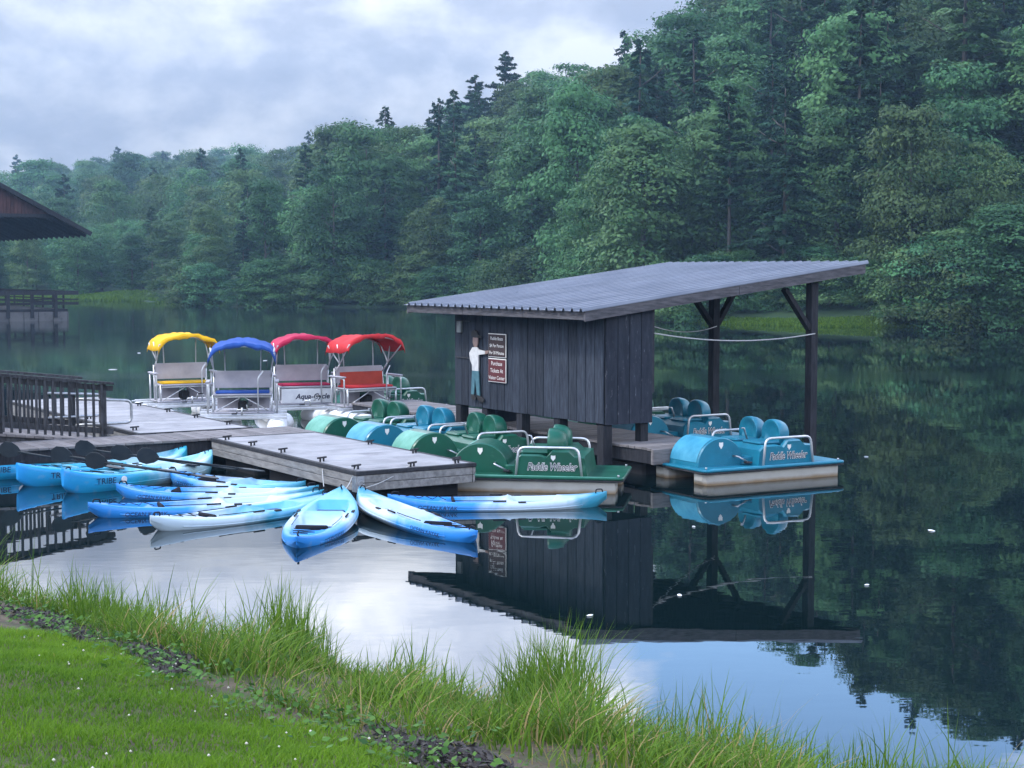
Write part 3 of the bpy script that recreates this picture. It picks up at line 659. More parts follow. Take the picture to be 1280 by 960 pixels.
f1 = float_dock('finger_dock', 0, 1.83, 0, 5.05, 'grey floating dock section with board skirts, kayaks gathered at its corner', 8,
                [(.12, .25), (.12, 1.3), (.12, 2.6), (.12, 3.7), (.12, 4.7), (1.7, .3), (1.7, 1.5), (1.7, 2.9), (.9, .12), (1.6, .12)])
b = MB(); b.box(-.02, .10, -.022, -.013, DZ - .27, DZ - .06); b.box(-.022, -.013, -.022, .10, DZ - .27, DZ - .06); b.obj('corner_plate', M['steel'], f1)
b = MB(); b.tube([(.05 + .04 * math.cos(t), -.026, DZ - .16 + .04 * math.sin(t)) for t in [i * .524 for i in range(13)]], .006, 5); b.obj('mooring_ring', M['steel'], f1)
f2 = float_dock('finger_dock', -.75, 1.25, 6.32, 14.2, 'long pale floating dock section beside the canopied pedal boats', 12,
                [(1.85, .7), (1.85, 2.2), (1.85, 3.6), (1.85, 5.2), (.15, .6), (.15, 3)])
# timber walkway between the sections, laid plank by plank
wk = empty('walkway', D(-6.5, 5.12), TH, label='weathered plank walkway linking the floating dock sections', cat='walkway')
pm = MB().box(0, .143, 0, 1.13, DZ - .042, DZ - .006, .004).mesh('plank', M['deckwood'])
for k in range(57): link('plank', pm, wk, (k * .148 - .05, random.uniform(-.012, .012), random.uniform(-.003, .003)))
for y in (.06, 1.0): MB().box(0, 8.3, y, y + .06, DZ - .24, DZ - .046).obj('joist', M['timber'], wk)
for x in (.4, 2.6, 4.8, 7.2): MB().box(x, x + .9, .15, .95, -.25, DZ - .25, .04).obj('float_drum', M['dark'], wk)
# planked dock under the shed
sd = empty('shed_dock', D(4.98, .12), TH, label='brown plank dock running beneath the boat shed', cat='dock')
pm2 = MB().box(0, 1.42, 0, .143, DZ - .042, DZ - .004, .004).mesh('plank', M['deckwood'])
for k in range(67): link('plank', pm2, sd, (random.uniform(-.012, .012), k * .148, random.uniform(-.003, .003)))
for x in (.02, 1.34): MB().box(x, x + .06, 0, 9.9, DZ - .24, DZ - .046).obj('joist', M['timber'], sd)
MB().box(-.03, 1.45, -.062, -.004, DZ - .24, DZ - .01, .006).obj('end_board', M['deckwood'], sd)
for y in (.4, 2.6, 4.8, 7.2): MB().box(.15, 1.25, y, y + 1.2, -.25, DZ - .25, .04).obj('float_drum', M['dark'], sd)

# ------------------------------------------------------------------ boat shed
SZ0, SZ1 = 2.50, 3.22; RU, RV = 5.79, 5.55; RU0, RV0 = 4.27, .85
sh = empty('boat_shed', D(RU0, RV0), TH, label='slate grey boat shed on posts with sloping metal roof', cat='shed')
slope = math.atan2(SZ1 - SZ0, RU)
def rz_at(x): return SZ0 + (SZ1 - SZ0) * x / RU
ns = 6; pitch = .23
roof_w = RV / ns
rf = MB()
prof = []
nr = 4
for k in range(nr):
    y0 = roof_w * k / nr; p = roof_w / nr
    prof += [(y0, 0), (y0 + p * .09, .045), (y0 + p * .24, .045), (y0 + p * .34, 0), (y0 + p * .67, .004)]
prof += [(roof_w - .002, 0)]
x0, x1 = -.06, RU + .05
ra = [(x0, y, rz_at(x0) + z) for y, z in prof] + [(x0, y, rz_at(x0) + z - .012) for y, z in reversed(prof)]
rb_ = [(x1, y, rz_at(x1) + z) for y, z in prof] + [(x1, y, rz_at(x1) + z - .012) for y, z in reversed(prof)]
rf.loft([ra, rb_], True)
rme = rf.mesh('roof_sheet', M['roofmetal'])
for k in range(ns): link('roof_sheet', rme, sh, (0, k * roof_w, 0))
def sbeam(name, x0, x1, y0, y1, dz0, dz1, m):
    b = MB(); vs = [(x, y, rz_at(x) + d) for d in (dz0, dz1) for y in (y0, y1) for x in (x0, x1)]
    b.add(vs, [(0, 2, 3, 1), (4, 5, 7, 6), (0, 1, 5, 4), (2, 6, 7, 3), (0, 4, 6, 2), (1, 3, 7, 5)])
    return b.obj(name, m, sh)
# fascia boards: two lengths along the near rake, two along the eave
sbeam('fascia_board', -.0, 3.0, .005, .045, -.165, -.016, M['fascia']); sbeam('fascia_board', 3.006, RU - .02, .003, .043, -.165, -.016, M['fascia'])
sbeam('fascia_board', 0, RU - .02, RV - .045, RV - .005, -.165, -.016, M['fascia'])
for y0, y1 in ((.05, 1.75), (1.756, 3.6), (3.606, RV - .05)):
    MB().box(-.0, .04, y0, y1, SZ0 - .145, SZ0 - .016, .004).obj('fascia_board', M['fascia'], sh)
MB().box(RU - .06, RU - .022, .05, RV - .05, SZ1 - .19, SZ1 - .03).obj('fascia_board', M['fascia'], sh)
for y in np.linspace(.6, RV - .6, 8): sbeam('rafter', .045, RU - .065, y - .02, y + .02, -.16, -.018, M['timber'])
# walls: upright boards, each its own piece, joints recessed
WX = .46; WY0 = .16; WY1 = 4.62; WB = .75; SX1 = 1.36
backing = MB(); backing.box(WX + .03, SX1 - .03, WY0 + .03, WY1 - .03, WB + .01, rz_at(WX) - .20); backing.obj('wall_core', M['dark'], sh)
nb = 19; bw = (WY1 - WY0) / nb
bm_ = MB().box(-.014, .014, .006, bw - .006, WB, rz_at(WX) - .165, .004).mesh('wall_board', M['board'])
for k in range(nb): link('wall_board', bm_, sh, (WX + random.uniform(-.003, .003), WY0 + k * bw, random.uniform(-.006, .006)))
for k in range(4):
    w4 = (SX1 - WX) / 4; xx = WX + k * w4 + .016
    MB().box(xx + .003, xx + w4 - .006, WY0 - .03, WY0 - .002, WB - .012, rz_at(xx) - .168, .004).obj('wall_board', M['boardworn'], sh)
    MB().box(xx + .004, xx + w4 - .006, WY1 + .002, WY1 + .03, WB, rz_at(xx) - .168, .004).obj('wall_board', M['board'], sh)
for k in range(8):
    w4 = (WY1 - WY0) / 8
    MB().box(SX1 - .02, SX1 + .006, WY0 + k * w4 + .006, WY0 + (k + 1) * w4 - .006, WB, rz_at(SX1) - .17, .004).obj('wall_board', M['board'], sh)
for y in (.02, .49): MB().box(0, .018, 0, .5, 0, .02).obj('hinge_strip', M['rail'], sh, (WX - .034, WY1 - .56, 1.55 + y * 1.35))
# posts
def post(x, y, zb, zt, w=.15, m='timber', braces=()):
    p = MB().box(-w / 2, w / 2, -w / 2, w / 2, zb, zt, .008).obj('post', M[m], sh, (x, y, 0))
    for dx, dy in braces:
        l = .62; b = MB(); b.obox((dx * .07, dy * .07, zt - l - .15), (dx * l, dy * l, zt - .03 + dx * l * math.tan(slope)), .075, .11, (dy, dx, 0)); b.obj('brace', M[m], p)
for y in (WY0 + .1, WY0 + 1.3, WY0 + 2.4, WY0 + 3.5, WY1 - .08): post(WX + .09, y, -.9, WB - .005 if y > .3 else WB - .02, .17)
for y in (WY0 + .1,): post(SX1 - .10, y, -.9, WB - .02, .15)
post(SX1 - .10, WY1 - .1, -.9, WB - .005, .15)
HX = RU - 1.02
for y, bb in ((.22, ((-1, 0),)), (2.75, ((-1, 0), (1, 0))), (RV - .25, ((-1, 0), (1, 0)))): post(HX, y, -.9, rz_at(HX) - .19, .15, braces=bb)
for y in (2.75, RV - .25): post(SX1 + .9, y, DZ - .35, rz_at(SX1 + .9) - .19, .12, braces=((1, 0),))
MB().box(HX - .06, HX + .06, .05, RV - .05, rz_at(HX) - .185, rz_at(HX) - .165 + 0.0).obj('beam', M['timber'], sh)
MB().box(SX1 + .01, SX1 + .05, WY0 - .02, WY0 + .03, 1.2, rz_at(SX1) - .17).obj('trim_post', M['rail'], sh)
# small box on the wall
wb = MB().box(0, .05, -.07, .07, 0, .2, .008).obj('wall_box', mat('grey metal box', (.2, .215, .22), (.15, .16, .165), .6, 9), None, D(RU0 + WX - .07, RV0 + WY1 - .22, 2.02), (0, 0, TH)); tag(wb, 'small grey electrical box at the top corner of the shed wall', 'electrical box')
# signs: local frame x along -v (reading direction), y outwards
SGN = TH - math.pi / 2
def sign(name, v, z, w, h, lines, m, label):
    o = empty(name, D(RU0 + WX - .034, v, z), TH, label=label, cat='sign')
    MB().box(-.016, 0, -w / 2, w / 2, -h / 2, h / 2, .004).obj('frame', M['cream'], o)
    MB().box(-.021, -.0165, -w / 2 + .013, w / 2 - .013, -h / 2 + .013, h / 2 - .013).obj('panel', m, o)
    for k, (tx, dz, sz) in enumerate(lines):
        t = link('lettering', text_mesh(tx, sz, mat=M['cream']), o, (-.024, 0, dz), (math.pi / 2, 0, -math.pi / 2))
        t.scale = (.98, 1, 1)
sign('fee_sign', RV0 + 3.16, 1.84, .56, .40, [('Paddle Boats', .115, .078), ('$4 Per Person', -.005, .078), ('Per 30 Minutes', -.125, .078)], M['brownsign'], 'dark brown sign with white fee lettering, upper of two on the shed')
sign('ticket_sign', RV0 + 3.16, 1.42, .56, .40, [('Purchase', .115, .098), ('Tickets At', -.005, .098), ('Visitor Center', -.125, .088)], M['maroonsign'], 'maroon sign with white lettering about tickets, lower of two on the shed')
# painted cut-out figure of a person pointing at the signs (a flat board on the wall)
cf = empty('cutout_figure', D(RU0 + WX - .035, RV0 + 3.86, 0), TH, label='flat painted cut-out of a person in white shirt pointing at the signs', cat='cutout')
def cut(name, pts, m, d0=-.02, d1=0.0):
    pts = [(x * 1.3, z) for x, z in pts]; b = MB(); b.loft([[(d0, -x, z) for x, z in pts], [(d1, -x, z) for x, z in pts]], True); return b.obj(name, m, cf)
zb = .92
cut('hat', [(-.10, zb + 1.055), (-.09, zb + 1.13), (-.03, zb + 1.165), (.05, zb + 1.14), (.075, zb + 1.075), (.16, zb + 1.06), (.15, zb + 1.03), (-.02, zb + 1.03)], M['hat'], -.024, -.002)
cut('head', [(-.06, zb + 1.03), (-.065, zb + .95), (-.03, zb + .87), (.03, zb + .86), (.06, zb + .93), (.065, zb + 1.03)], M['skin'])
cut('shirt', [(-.07, zb + .86), (-.15, zb + .76), (-.13, zb + .64), (-.08, zb + .56), (-.075, zb + .46), (.08, zb + .46), (.085, zb + .74), (.24, zb + .76), (.25, zb + .81), (.08, zb + .83), (.04, zb + .87)], M['shirt'], -.022, -.001)
cut('hand', [(.25, zb + .76), (.30, zb + .77), (.35, zb + .81), (.34, zb + .83), (.25, zb + .815)], M['skin'])
cut('trousers', [(-.08, zb + .46), (-.11, zb + .05), (-.04, zb + .05), (-.005, zb + .33), (.04, zb + .05), (.11, zb + .04), (.085, zb + .46)], M['jeans'])
cut('shoe', [(-.11, zb + .05), (-.10, zb - .03), (.0, zb - .05), (.02, zb - .01), (-.04, zb + .05)], M['hat']); cut('shoe', [(.04, zb + .05), (.06, zb - .04), (.20, zb - .07), (.22, zb - .01), (.11, zb + .04)], M['hat'])
# barrel under the shed
b = MB(); b.loft([[(rr * math.cos(t), rr * math.sin(t), z) for t in [i * 2 * math.pi / 18 for i in range(18)]] for rr, z in ((.26, 0), (.28, .02), (.285, .28), (.30, .29), (.30, .31), (.285, .32), (.285, .58), (.30, .59), (.30, .61), (.28, .62), (.27, .86))], True, True)
tag(b.obj('barrel', M['barrel'], None, D(5.55, 5.2, DZ)), 'dark plastic barrel standing on the dock beneath the shed', 'barrel')
# ropes strung under the roof
def rope(p, q, sag, r0, label, name='rope'):
    p, q = Vector(p), Vector(q); pts = [p.lerp(q, t) - Vector((0, 0, sag * 4 * t * (1 - t))) for t in [i / 14 for i in range(15)]]
    tag(MB().tube(pts, r0, 5).obj(name, M['rope']), label, 'rope')
rope(D(RU0 + SX1 + .03, RV0 + WY0 - .01, 2.13), D(RU0 + HX, RV0 + .14, 2.05), .12, .011, 'pale rope sagging from the shed wall to the corner post')
rope(D(RU0 + SX1 + .03, RV0 + WY0 + .02, 2.24), D(RU0 + HX, RV0 + 2.68, 2.1), .10, .008, 'thin rope strung from the shed wall to the middle post')

# ------------------------------------------------------------------ ramp with railings
rp = empty('gangway', D(-6.5, 6.45), TH, label='timber gangway ramp with baluster railings leading down to the dock', cat='gangway')
def gz(x): return .36 + .115 * (5.3 - x)
RL = 5.3
pmr = MB().box(0, .14, 0, 1.75, -.04, 0, .004).mesh('plank', M['deckwood'])
for k in range(36): link('plank', pmr, rp, (k * .147, 0, gz(k * .147)), (0, math.atan(.115), 0))
def rail_side(y):
    def bm(name, za, zb_, w, x0=0, x1=RL, m='rail'):
        b = MB(); b.obox((x0, y, gz(x0) + (za + zb_) / 2), (x1, y, gz(x1) + (za + zb_) / 2), w, zb_ - za); return b.obj(name, M[m], rp)
    bm('top_rail', .905, .945, .15, 0, RL + .10); bm('upper_rail', .80, .885, .04, 0, RL + .1); bm('lower_rail', .10, .19, .04, 0, RL + .1); bm('stringer', -.24, -.05, .05)
    nbal = 40
    bme = MB().box(-.018, .018, -.018, .018, .03, .90).mesh('baluster', M['rail'])
    for k in range(nbal):
        x = .1 + (RL - .2) * k / (nbal - 1)
        link('baluster', bme, rp, (x, y - .04, gz(x)))
    for x in (RL - .06, RL - 1.72, RL - 3.4, RL - 5.0): MB().box(-.05, .05, -.05, .05, -.35, .90, .006).obj('post', M['rail'], rp, (x, y + .03, gz(x)))
rail_side(.06); rail_side(1.7)
for y in (.10, 1.62):
    b = MB(); b.tube(rounded([(RL - .5, y, gz(RL) + .68), (RL + .42, y, gz(RL) + .62), (RL + .42, y, gz(RL) + .26), (RL - .5, y, gz(RL) + .26)], .09), .022, 7); b.obj('grab_rail', M['steel'], rp)

# ------------------------------------------------------------------ pedal boats (paddle wheel type)
def seat_mesh(m):
    b = MB(); rings = []
    def outline(x, s, lo, hw=.225, ht=.37):
        pts = []
        for i in range(15):
            t = math.pi * i / 14
            pts.append((x, -math.cos(t) * hw * s, lo + (ht * .42) + (math.sin(t) * ht * .58 * s if 0 < i < 14 else 0)))
        return [(x, -hw * s, lo)] + pts + [(x, hw * s, lo)]
    for x, s in ((.045, .35), (.03, .72), (.0, .93), (.005, .985), (.03, 1.0), (.07, 1.0), (.15, .93), (.21, .80), (.25, .58), (.262, .3)): rings.append(outline(x, s, .0))
    b.loft(rings, True, True)
    return b.mesh('seat_back', m)
def pedal_boat(name, mk, loc, heading, label, pale=None, cat='pedal boat'):
    o = empty(name, (loc[0], loc[1], 0), heading, label=label, cat=cat, group='paddle wheel pedal boats')
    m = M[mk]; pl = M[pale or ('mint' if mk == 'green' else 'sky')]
    Lb, Wd, dz = 2.62, 1.46, .23
    for y in (-.49, .49):        # twin pontoons
        b = MB(); rings = []
        for x, w, z0, z1 in ((.05, .10, .06, dz - .05), (.09, .16, -.04, dz - .042), (.2, .185, -.12, dz - .04), (Lb - .16, .185, -.12, dz - .04), (Lb - .12, .18, -.1, dz - .04)):
            rings.append([(x, y + sx * w * k, z) for sx, k, z in ((-1, .82, z0), (1, .82, z0), (1, 1, z0 + .05), (1, 1.03, z1), (-1, 1.03, z1), (-1, 1, z0 + .05))])
        b.loft(rings, True); b.obj('pontoon', M['beige'], o)
    def slab(x0, x1, y0, y1, z0, z1, c, e=.012):
        def ring(z, i):
            pts = []
            for (cx_, cy_, a0) in ((x1 - c, y1 - c, 0), (x0 + c, y1 - c, 90), (x0 + c, y0 + c, 180), (x1 - c, y0 + c, 270)):
                for k in range(5):
                    t = R(a0 + 22.5 * k); pts.append((cx_ + (c - i) * math.cos(t), cy_ + (c - i) * math.sin(t), z))
            return pts
        return MB().loft([ring(z0, e), ring(z0 + e, 0), ring(z1 - e, 0), ring(z1, e)], True)
    dk = slab(0, Lb, -Wd / 2, Wd / 2, dz - .038, dz, .09).obj('deck', m, o)
    slab(.004, Lb - .004, -Wd / 2 + .004, Wd / 2 - .004, dz - .062, dz - .04, .088, .004).obj('rub_strip', M['rubber'], dk)
    MB().tube([(.1, -Wd / 2 + .02, dz + .002), (Lb - .1, -Wd / 2 + .02, dz + .002)], .009, 5).obj('deck_lip', pl, dk)
    # paddle wheel housing: half drum athwart the boat
    cxh, rh = .54, .42
    pf = [(cxh - rh * math.cos(t), dz + .01 + rh * .97 * math.sin(t)) for t in [math.pi * i / 22 for i in range(23)]]
    pf = [(cxh - rh, dz)] + pf + [(cxh + rh, dz)]
    b = MB(); hy = .37
    for yy, sc in ():
        pass
    def hr(y, s): return [(cxh + (x - cxh) * s, y, dz + (z - dz) * s) for x, z in pf]
    b.loft([hr(-hy, .965), hr(-hy + .03, 1.0), hr(hy - .03, 1.0), hr(hy, .965)], True, False)
    hs = b.obj('wheel_housing', m, o)
    # paler leading third of the drum: skylight on the curve, painted as colour
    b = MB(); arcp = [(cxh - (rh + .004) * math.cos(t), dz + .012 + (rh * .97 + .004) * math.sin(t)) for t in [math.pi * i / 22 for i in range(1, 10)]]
    b.loft([[(x, -hy + .035, z) for x, z in arcp], [(x, hy - .035, z) for x, z in arcp]], False, True, closed=False); b.obj('painted_light_panel', pl, hs)
    sp = [(0, .045), (.035, .05), (.035, .0), (0, -.05), (-.035, 0), (-.035, .05)]
    b = MB(); b.loft([[(cxh + x, -hy - .004, dz + .30 + z) for x, z in sp], [(cxh + x, -hy + .002, dz + .30 + z) for x, z in sp]], True); b.obj('shield_emblem', M['cream'], hs)
    # foot well and seat console
    slab(cxh + rh - .06, 1.14, -.44, .44, dz, dz + .12, .06).obj('foot_well', m, o)
    b = MB()
    side = [(1.05, dz), (1.08, dz + .20), (1.16, dz + .27), (1.42, dz + .27), (1.52, dz + .24), (1.60, dz + .33), (1.84, dz + .33), (1.92, dz + .26), (2.06, dz + .25), (2.10, dz)]
    b.loft([[(x, -.60, z) for x, z in side], [(x, -.56, z + (.02 if z > dz + .1 else 0)) for x, z in side], [(x, .56, z + (.02 if z > dz + .1 else 0)) for x, z in side], [(x, .60, z) for x, z in side]], True)
    cs = b.obj('seat_console', m, o)
    for s_ in (-1, 1):
        MB().box(1.14, 1.55, s_ * .28 - .22, s_ * .28 + .22, dz + .285, dz + .335, .03).obj('seat_pan', m, o)
        st = link('seat_back', seat_mesh(m), o, (1.52, s_ * .28, dz + .27))
        rl = MB().tube(rounded([(1.10, s_ * .655, dz), (1.14, s_ * .655, dz + .40), (1.98, s_ * .655, dz + .40), (2.03, s_ * .655, dz)], .10), .018, 8).obj('hand_rail', M['alu'], o)
    for dy, mt, off_, sx in ((-.608, 'cream', .007, 0), (-.612, 'navy', 0.0, 0)):
        t = link('lettering', text_mesh('Paddle Wheeler', .15, .28, off_, mat=M[mt], spacing=.96), cs, (1.60, dy, dz + .12), (math.pi / 2, 0, 0)); t.scale = (.74, 1, 1)
    b = MB(); b.loft([[(1.62 + x * .9, -.607, dz + .245 + z * .8) for x, z in sp], [(1.62 + x * .9, -.60, dz + .245 + z * .8) for x, z in sp]], True); b.obj('shield_emblem', M['cream'], cs)
    for s_ in (-1, 1):   # cranks on the wheel axle
        b = MB(); b.tube([(cxh + .22, s_ * hy, dz + .14), (cxh + .22, s_ * (hy + .12), dz + .14), (cxh + .40, s_ * (hy + .12), dz + .05)], .014, 6); ck = b.obj('crank', M['steel'], o)
        MB().box(cxh + .36, cxh + .45, s_ * (hy + .12) - .05, s_ * (hy + .12) + .05, dz + .03, dz + .055, .006).obj('pedal', M['rubber'], ck)
    b = MB(); b.tube([(1.30, -.02, dz + .28), (1.22, -.02, dz + .50), (1.18, -.02, dz + .50)], .014, 6); b.obj('steering_lever', M['steel'], o)
    for x, y in ((Lb - .08, -Wd / 2 + .1), (Lb - .08, Wd / 2 - .1), (.1, -Wd / 2 + .12)):
        MB().tube([(x, y, dz - .002), (x, y, dz + .03)], .016, 6).obj('deck_bolt', M['steel'], o)
    return o
def dpos(u, v): p = D(u, v); return (p.x, p.y)
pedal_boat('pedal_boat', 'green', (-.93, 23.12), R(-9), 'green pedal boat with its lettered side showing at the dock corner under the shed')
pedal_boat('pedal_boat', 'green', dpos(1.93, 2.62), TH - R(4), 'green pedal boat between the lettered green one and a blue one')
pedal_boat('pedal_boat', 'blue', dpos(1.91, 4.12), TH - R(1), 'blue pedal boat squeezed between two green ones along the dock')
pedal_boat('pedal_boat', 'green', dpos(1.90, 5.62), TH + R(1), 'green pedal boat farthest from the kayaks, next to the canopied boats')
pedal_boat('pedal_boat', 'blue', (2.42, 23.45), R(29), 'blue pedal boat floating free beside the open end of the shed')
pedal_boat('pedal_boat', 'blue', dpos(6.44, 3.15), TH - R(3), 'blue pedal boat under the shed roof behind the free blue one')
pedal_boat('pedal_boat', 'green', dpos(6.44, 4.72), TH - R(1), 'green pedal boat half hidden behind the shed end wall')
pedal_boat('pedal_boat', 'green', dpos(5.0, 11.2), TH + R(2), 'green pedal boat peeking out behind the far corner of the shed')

# ------------------------------------------------------------------ canopied pontoon cycles
def cycle_boat(loc, heading, canopy, seat, label, panel=None, backpad=False, tilt=0.0):
    o = empty('canopy_pedal_boat', (loc[0], loc[1], 0), heading, label=label, cat='pedal boat', group='canopied pontoon pedal boats')
    A = M['alu']
    for x in (-.66, .66):
        b = MB(); prof = [(-1.5, .06), (-1.44, .14), (-1.3, .20), (1.2, .20), (1.42, .13), (1.5, .04)]
        b.loft([[(x + rr * math.cos(t), y, .08 + rr * math.sin(t)) for t in [i * 2 * math.pi / 14 for i in range(14)]] for y, rr in prof], True, True); b.obj('pontoon', M['white'], o)
    for y in (-.95, -.35, .3, .85): MB().box(-.85, .85, y - .05, y + .05, .285, .335, .006).obj('cross_beam', A, o)
    MB().box(-.6, .6, -.30, .55, .34, .365, .005).obj('foot_deck', M['bench'], o)
    # bench
    fr = MB()
    for x in (-.56, .56):
        fr.tube([(x, -.22, .34), (x, -.22, .70)], .022, 6); fr.tube([(x, .28, .34), (x, .34, 1.10)], .022, 6)
    fr.tube([(-.56, -.22, .66), (.56, -.22, .66)], .02, 6); fr.tube([(-.56, .28, .66), (.56, .28, .66)], .02, 6)
    fr.tube([(-.5, -.2, .38), (-.05, -.2, .64)], .012, 5); fr.tube([(.5, -.2, .38), (.05, -.2, .64)], .012, 5)
    fr.obj('bench_frame', A, o)
    sb = MB().box(-.56, .56, -.27, .30, .685, .715, .008).obj('seat', M['bench'], o)
    MB().box(-.52, .52, -.20, .29, .717, .757, .018).obj('cushion', M[seat], sb)
    bk = MB(); bk.loft([[(x, y, z) for x in (-.54, .54) for y, z in ((y0, z0), (y1, z0))][0:1] + [(.54, y0, z0), (.54, y1, z0), (-.54, y1, z0)] for y0, y1, z0 in ((.27, .31, .80), (.315, .355, 1.13))], True)
    bko = bk.obj('backrest', M['bench'], o)
    if backpad:
        q = MB(); q.loft([[(-.46, y0, z0), (.52, y0, z0), (.52, y0 + .03, z0), (-.46, y0 + .03, z0)] for y0, z0 in ((.235, .76), (.265, 1.02))], True); q.obj('back_cushion', M['orange'], bko)
    for s_ in (-1, 1):
        am = MB(); am.tube(rounded([(s_ * .66, -.26, .34), (s_ * .66, -.26, .92), (s_ * .66, .30, .94)], .05), .018, 6); am.tube([(s_ * .66, .26, .40), (s_ * .66, .28, .93)], .018, 6); ao = am.obj('arm_frame', A, o)
        MB().box(s_ * .66 - .04, s_ * .66 + .04, -.28, .32, .935, .965, .008).obj('arm_rest', M['bench'], ao)
    MB().box(-.50, -.06, .18, .22, .40, .64, .005).obj('rear_panel', M['bench'], o); MB().box(.10, .52, .18, .22, .40, .64, .005).obj('rear_panel', M['bench'], o)
    if panel:
        pn = MB().box(-.52, .54, -.262, -.242, .37, .665, .006).obj('front_panel', M['white'], o)
        link('lettering', text_mesh(panel, .15, .25, .004, mat=M['navy']), pn, (.12, -.266, .50), (math.pi / 2, 0, 0))
    # pedals between the feet and a steering lever
    if panel: pass
    pd = MB(); pd.tube([(-.10, -.62, .44), (.10, -.62, .44)], .014, 6); pd.tube([(0, -.62, .34), (0, -.62, .48)], .02, 6); pd.tube([(.1, -.62, .44), (.1, -.70, .54)], .012, 5); pd.tube([(-.1, -.62, .44), (-.1, -.54, .36)], .012, 5); po = pd.obj('crank', A, o)
    for x, y, z in ((.15, -.70, .54), (-.15, -.54, .36)): MB().box(x - .05, x + .05, y - .04, y + .04, z - .012, z + .012, .004).obj('pedal', M['rubber'], po)
    MB().box(-.09, .09, -.10, .16, .38, .56, .03).obj('gear_case', M['dark'], o)
    lv = MB(); lv.tube(rounded([(.30, -.30, .34), (.30, -.30, 1.02), (.40, -.26, 1.16)], .06), .014, 6); lv.obj('steering_lever', A, o)
    # canopy: two bows, V struts and two rear uprights carry an arched cloth
    cz = 1.56; hw = .62
    def bow(y, z0, rise):
        pts = []
        for i in range(13):
            t = -1 + 2 * i / 12; pts.append(Vector((t * hw, y, z0 + rise * (1 - abs(t) ** 2.4))))
        return pts
    cf_ = MB()
    for s_ in (-1, 1):
        pv = (s_ * .56, .10, 1.20)
        cf_.tube([pv, (s_ * hw, -.40, cz + tilt)], .014, 6); cf_.tube([pv, (s_ * hw, .10, cz + .04)], .012, 6); cf_.tube([pv, (s_ * hw, .50, cz)], .014, 6)
        cf_.tube([(s_ * .56, .31, 1.02), pv], .014, 6)
    cf_.tube([(-.34, .33, 1.0), (-.36, .36, cz + .1)], .012, 6); cf_.tube([(.34, .33, 1.0), (.36, .36, cz + .1)], .012, 6)
    cf_.tube(bow(-.40, cz + tilt - .01, .15), .014, 6); cf_.tube(bow(.50, cz - .01, .15), .014, 6)
    cfo = cf_.obj('canopy_frame', A, o)
    rs = np.random.default_rng(int(abs(loc[0] * 100)))
    rows = []
    for j in range(9):
        v = j / 8; y = -.43 + .95 * v; row = []
        for i in range(25):
            t = -1.05 + 2.10 * i / 24
            z = cz + tilt * (1 - v) +   .045 + .17 * (1 - min(1, abs(t)) ** 2.4) - (.15 * (abs(t) - .94) / .10 if abs(t) > .94 else 0)
            z += .035 * math.sin(v * math.pi) * -1 + .013 * math.sin(t * 9 + v * 5 + loc[0]) * math.sin(v * math.pi * 2 + t * 3) + .008 * math.sin(t * 23 + v * 11)
            row.append((t * hw, y + .02 * math.sin(t * 5), z))
        rows.append(row)
    # hem hanging at front and back
    rows.insert(0, [(x, y - .012, z - .07 - .04 * math.sin(x * 7 + loc[1]) ** 2) for x, y, z in rows[0]])
    rows.append([(x, y + .012, z - .075) for x, y, z in rows[-1]])
    c = MB(); c.loft(rows, False, True, closed=False); co = c.obj('canopy', M[canopy], o)
    sm = co.modifiers.new('thick', 'SOLIDIFY'); sm.thickness = .006
    return o
VH = TH            # boats lie across the fingers; local -y is where the sitter looks
cycle_boat((-6.95, 33.85), VH + R(-6), 'yellow', 'yellow', 'pontoon pedal boat with a yellow canopy and yellow seat')
cycle_boat((-5.25, 31.1), R(8), 'royal', 'royal', 'pontoon pedal boat with a drooping blue canopy', tilt=-.06)
cycle_boat((-4.32, 33.2), R(18), 'maroon', 'maroon', 'pontoon pedal boat with a crimson canopy and lettered seat panel', panel='Aqua-Cycle')
cycle_boat((-2.98, 32.7), VH + R(2), 'red', 'red', 'pontoon pedal boat with a bright red canopy and rust seat back', backpad=True, tilt=.05)

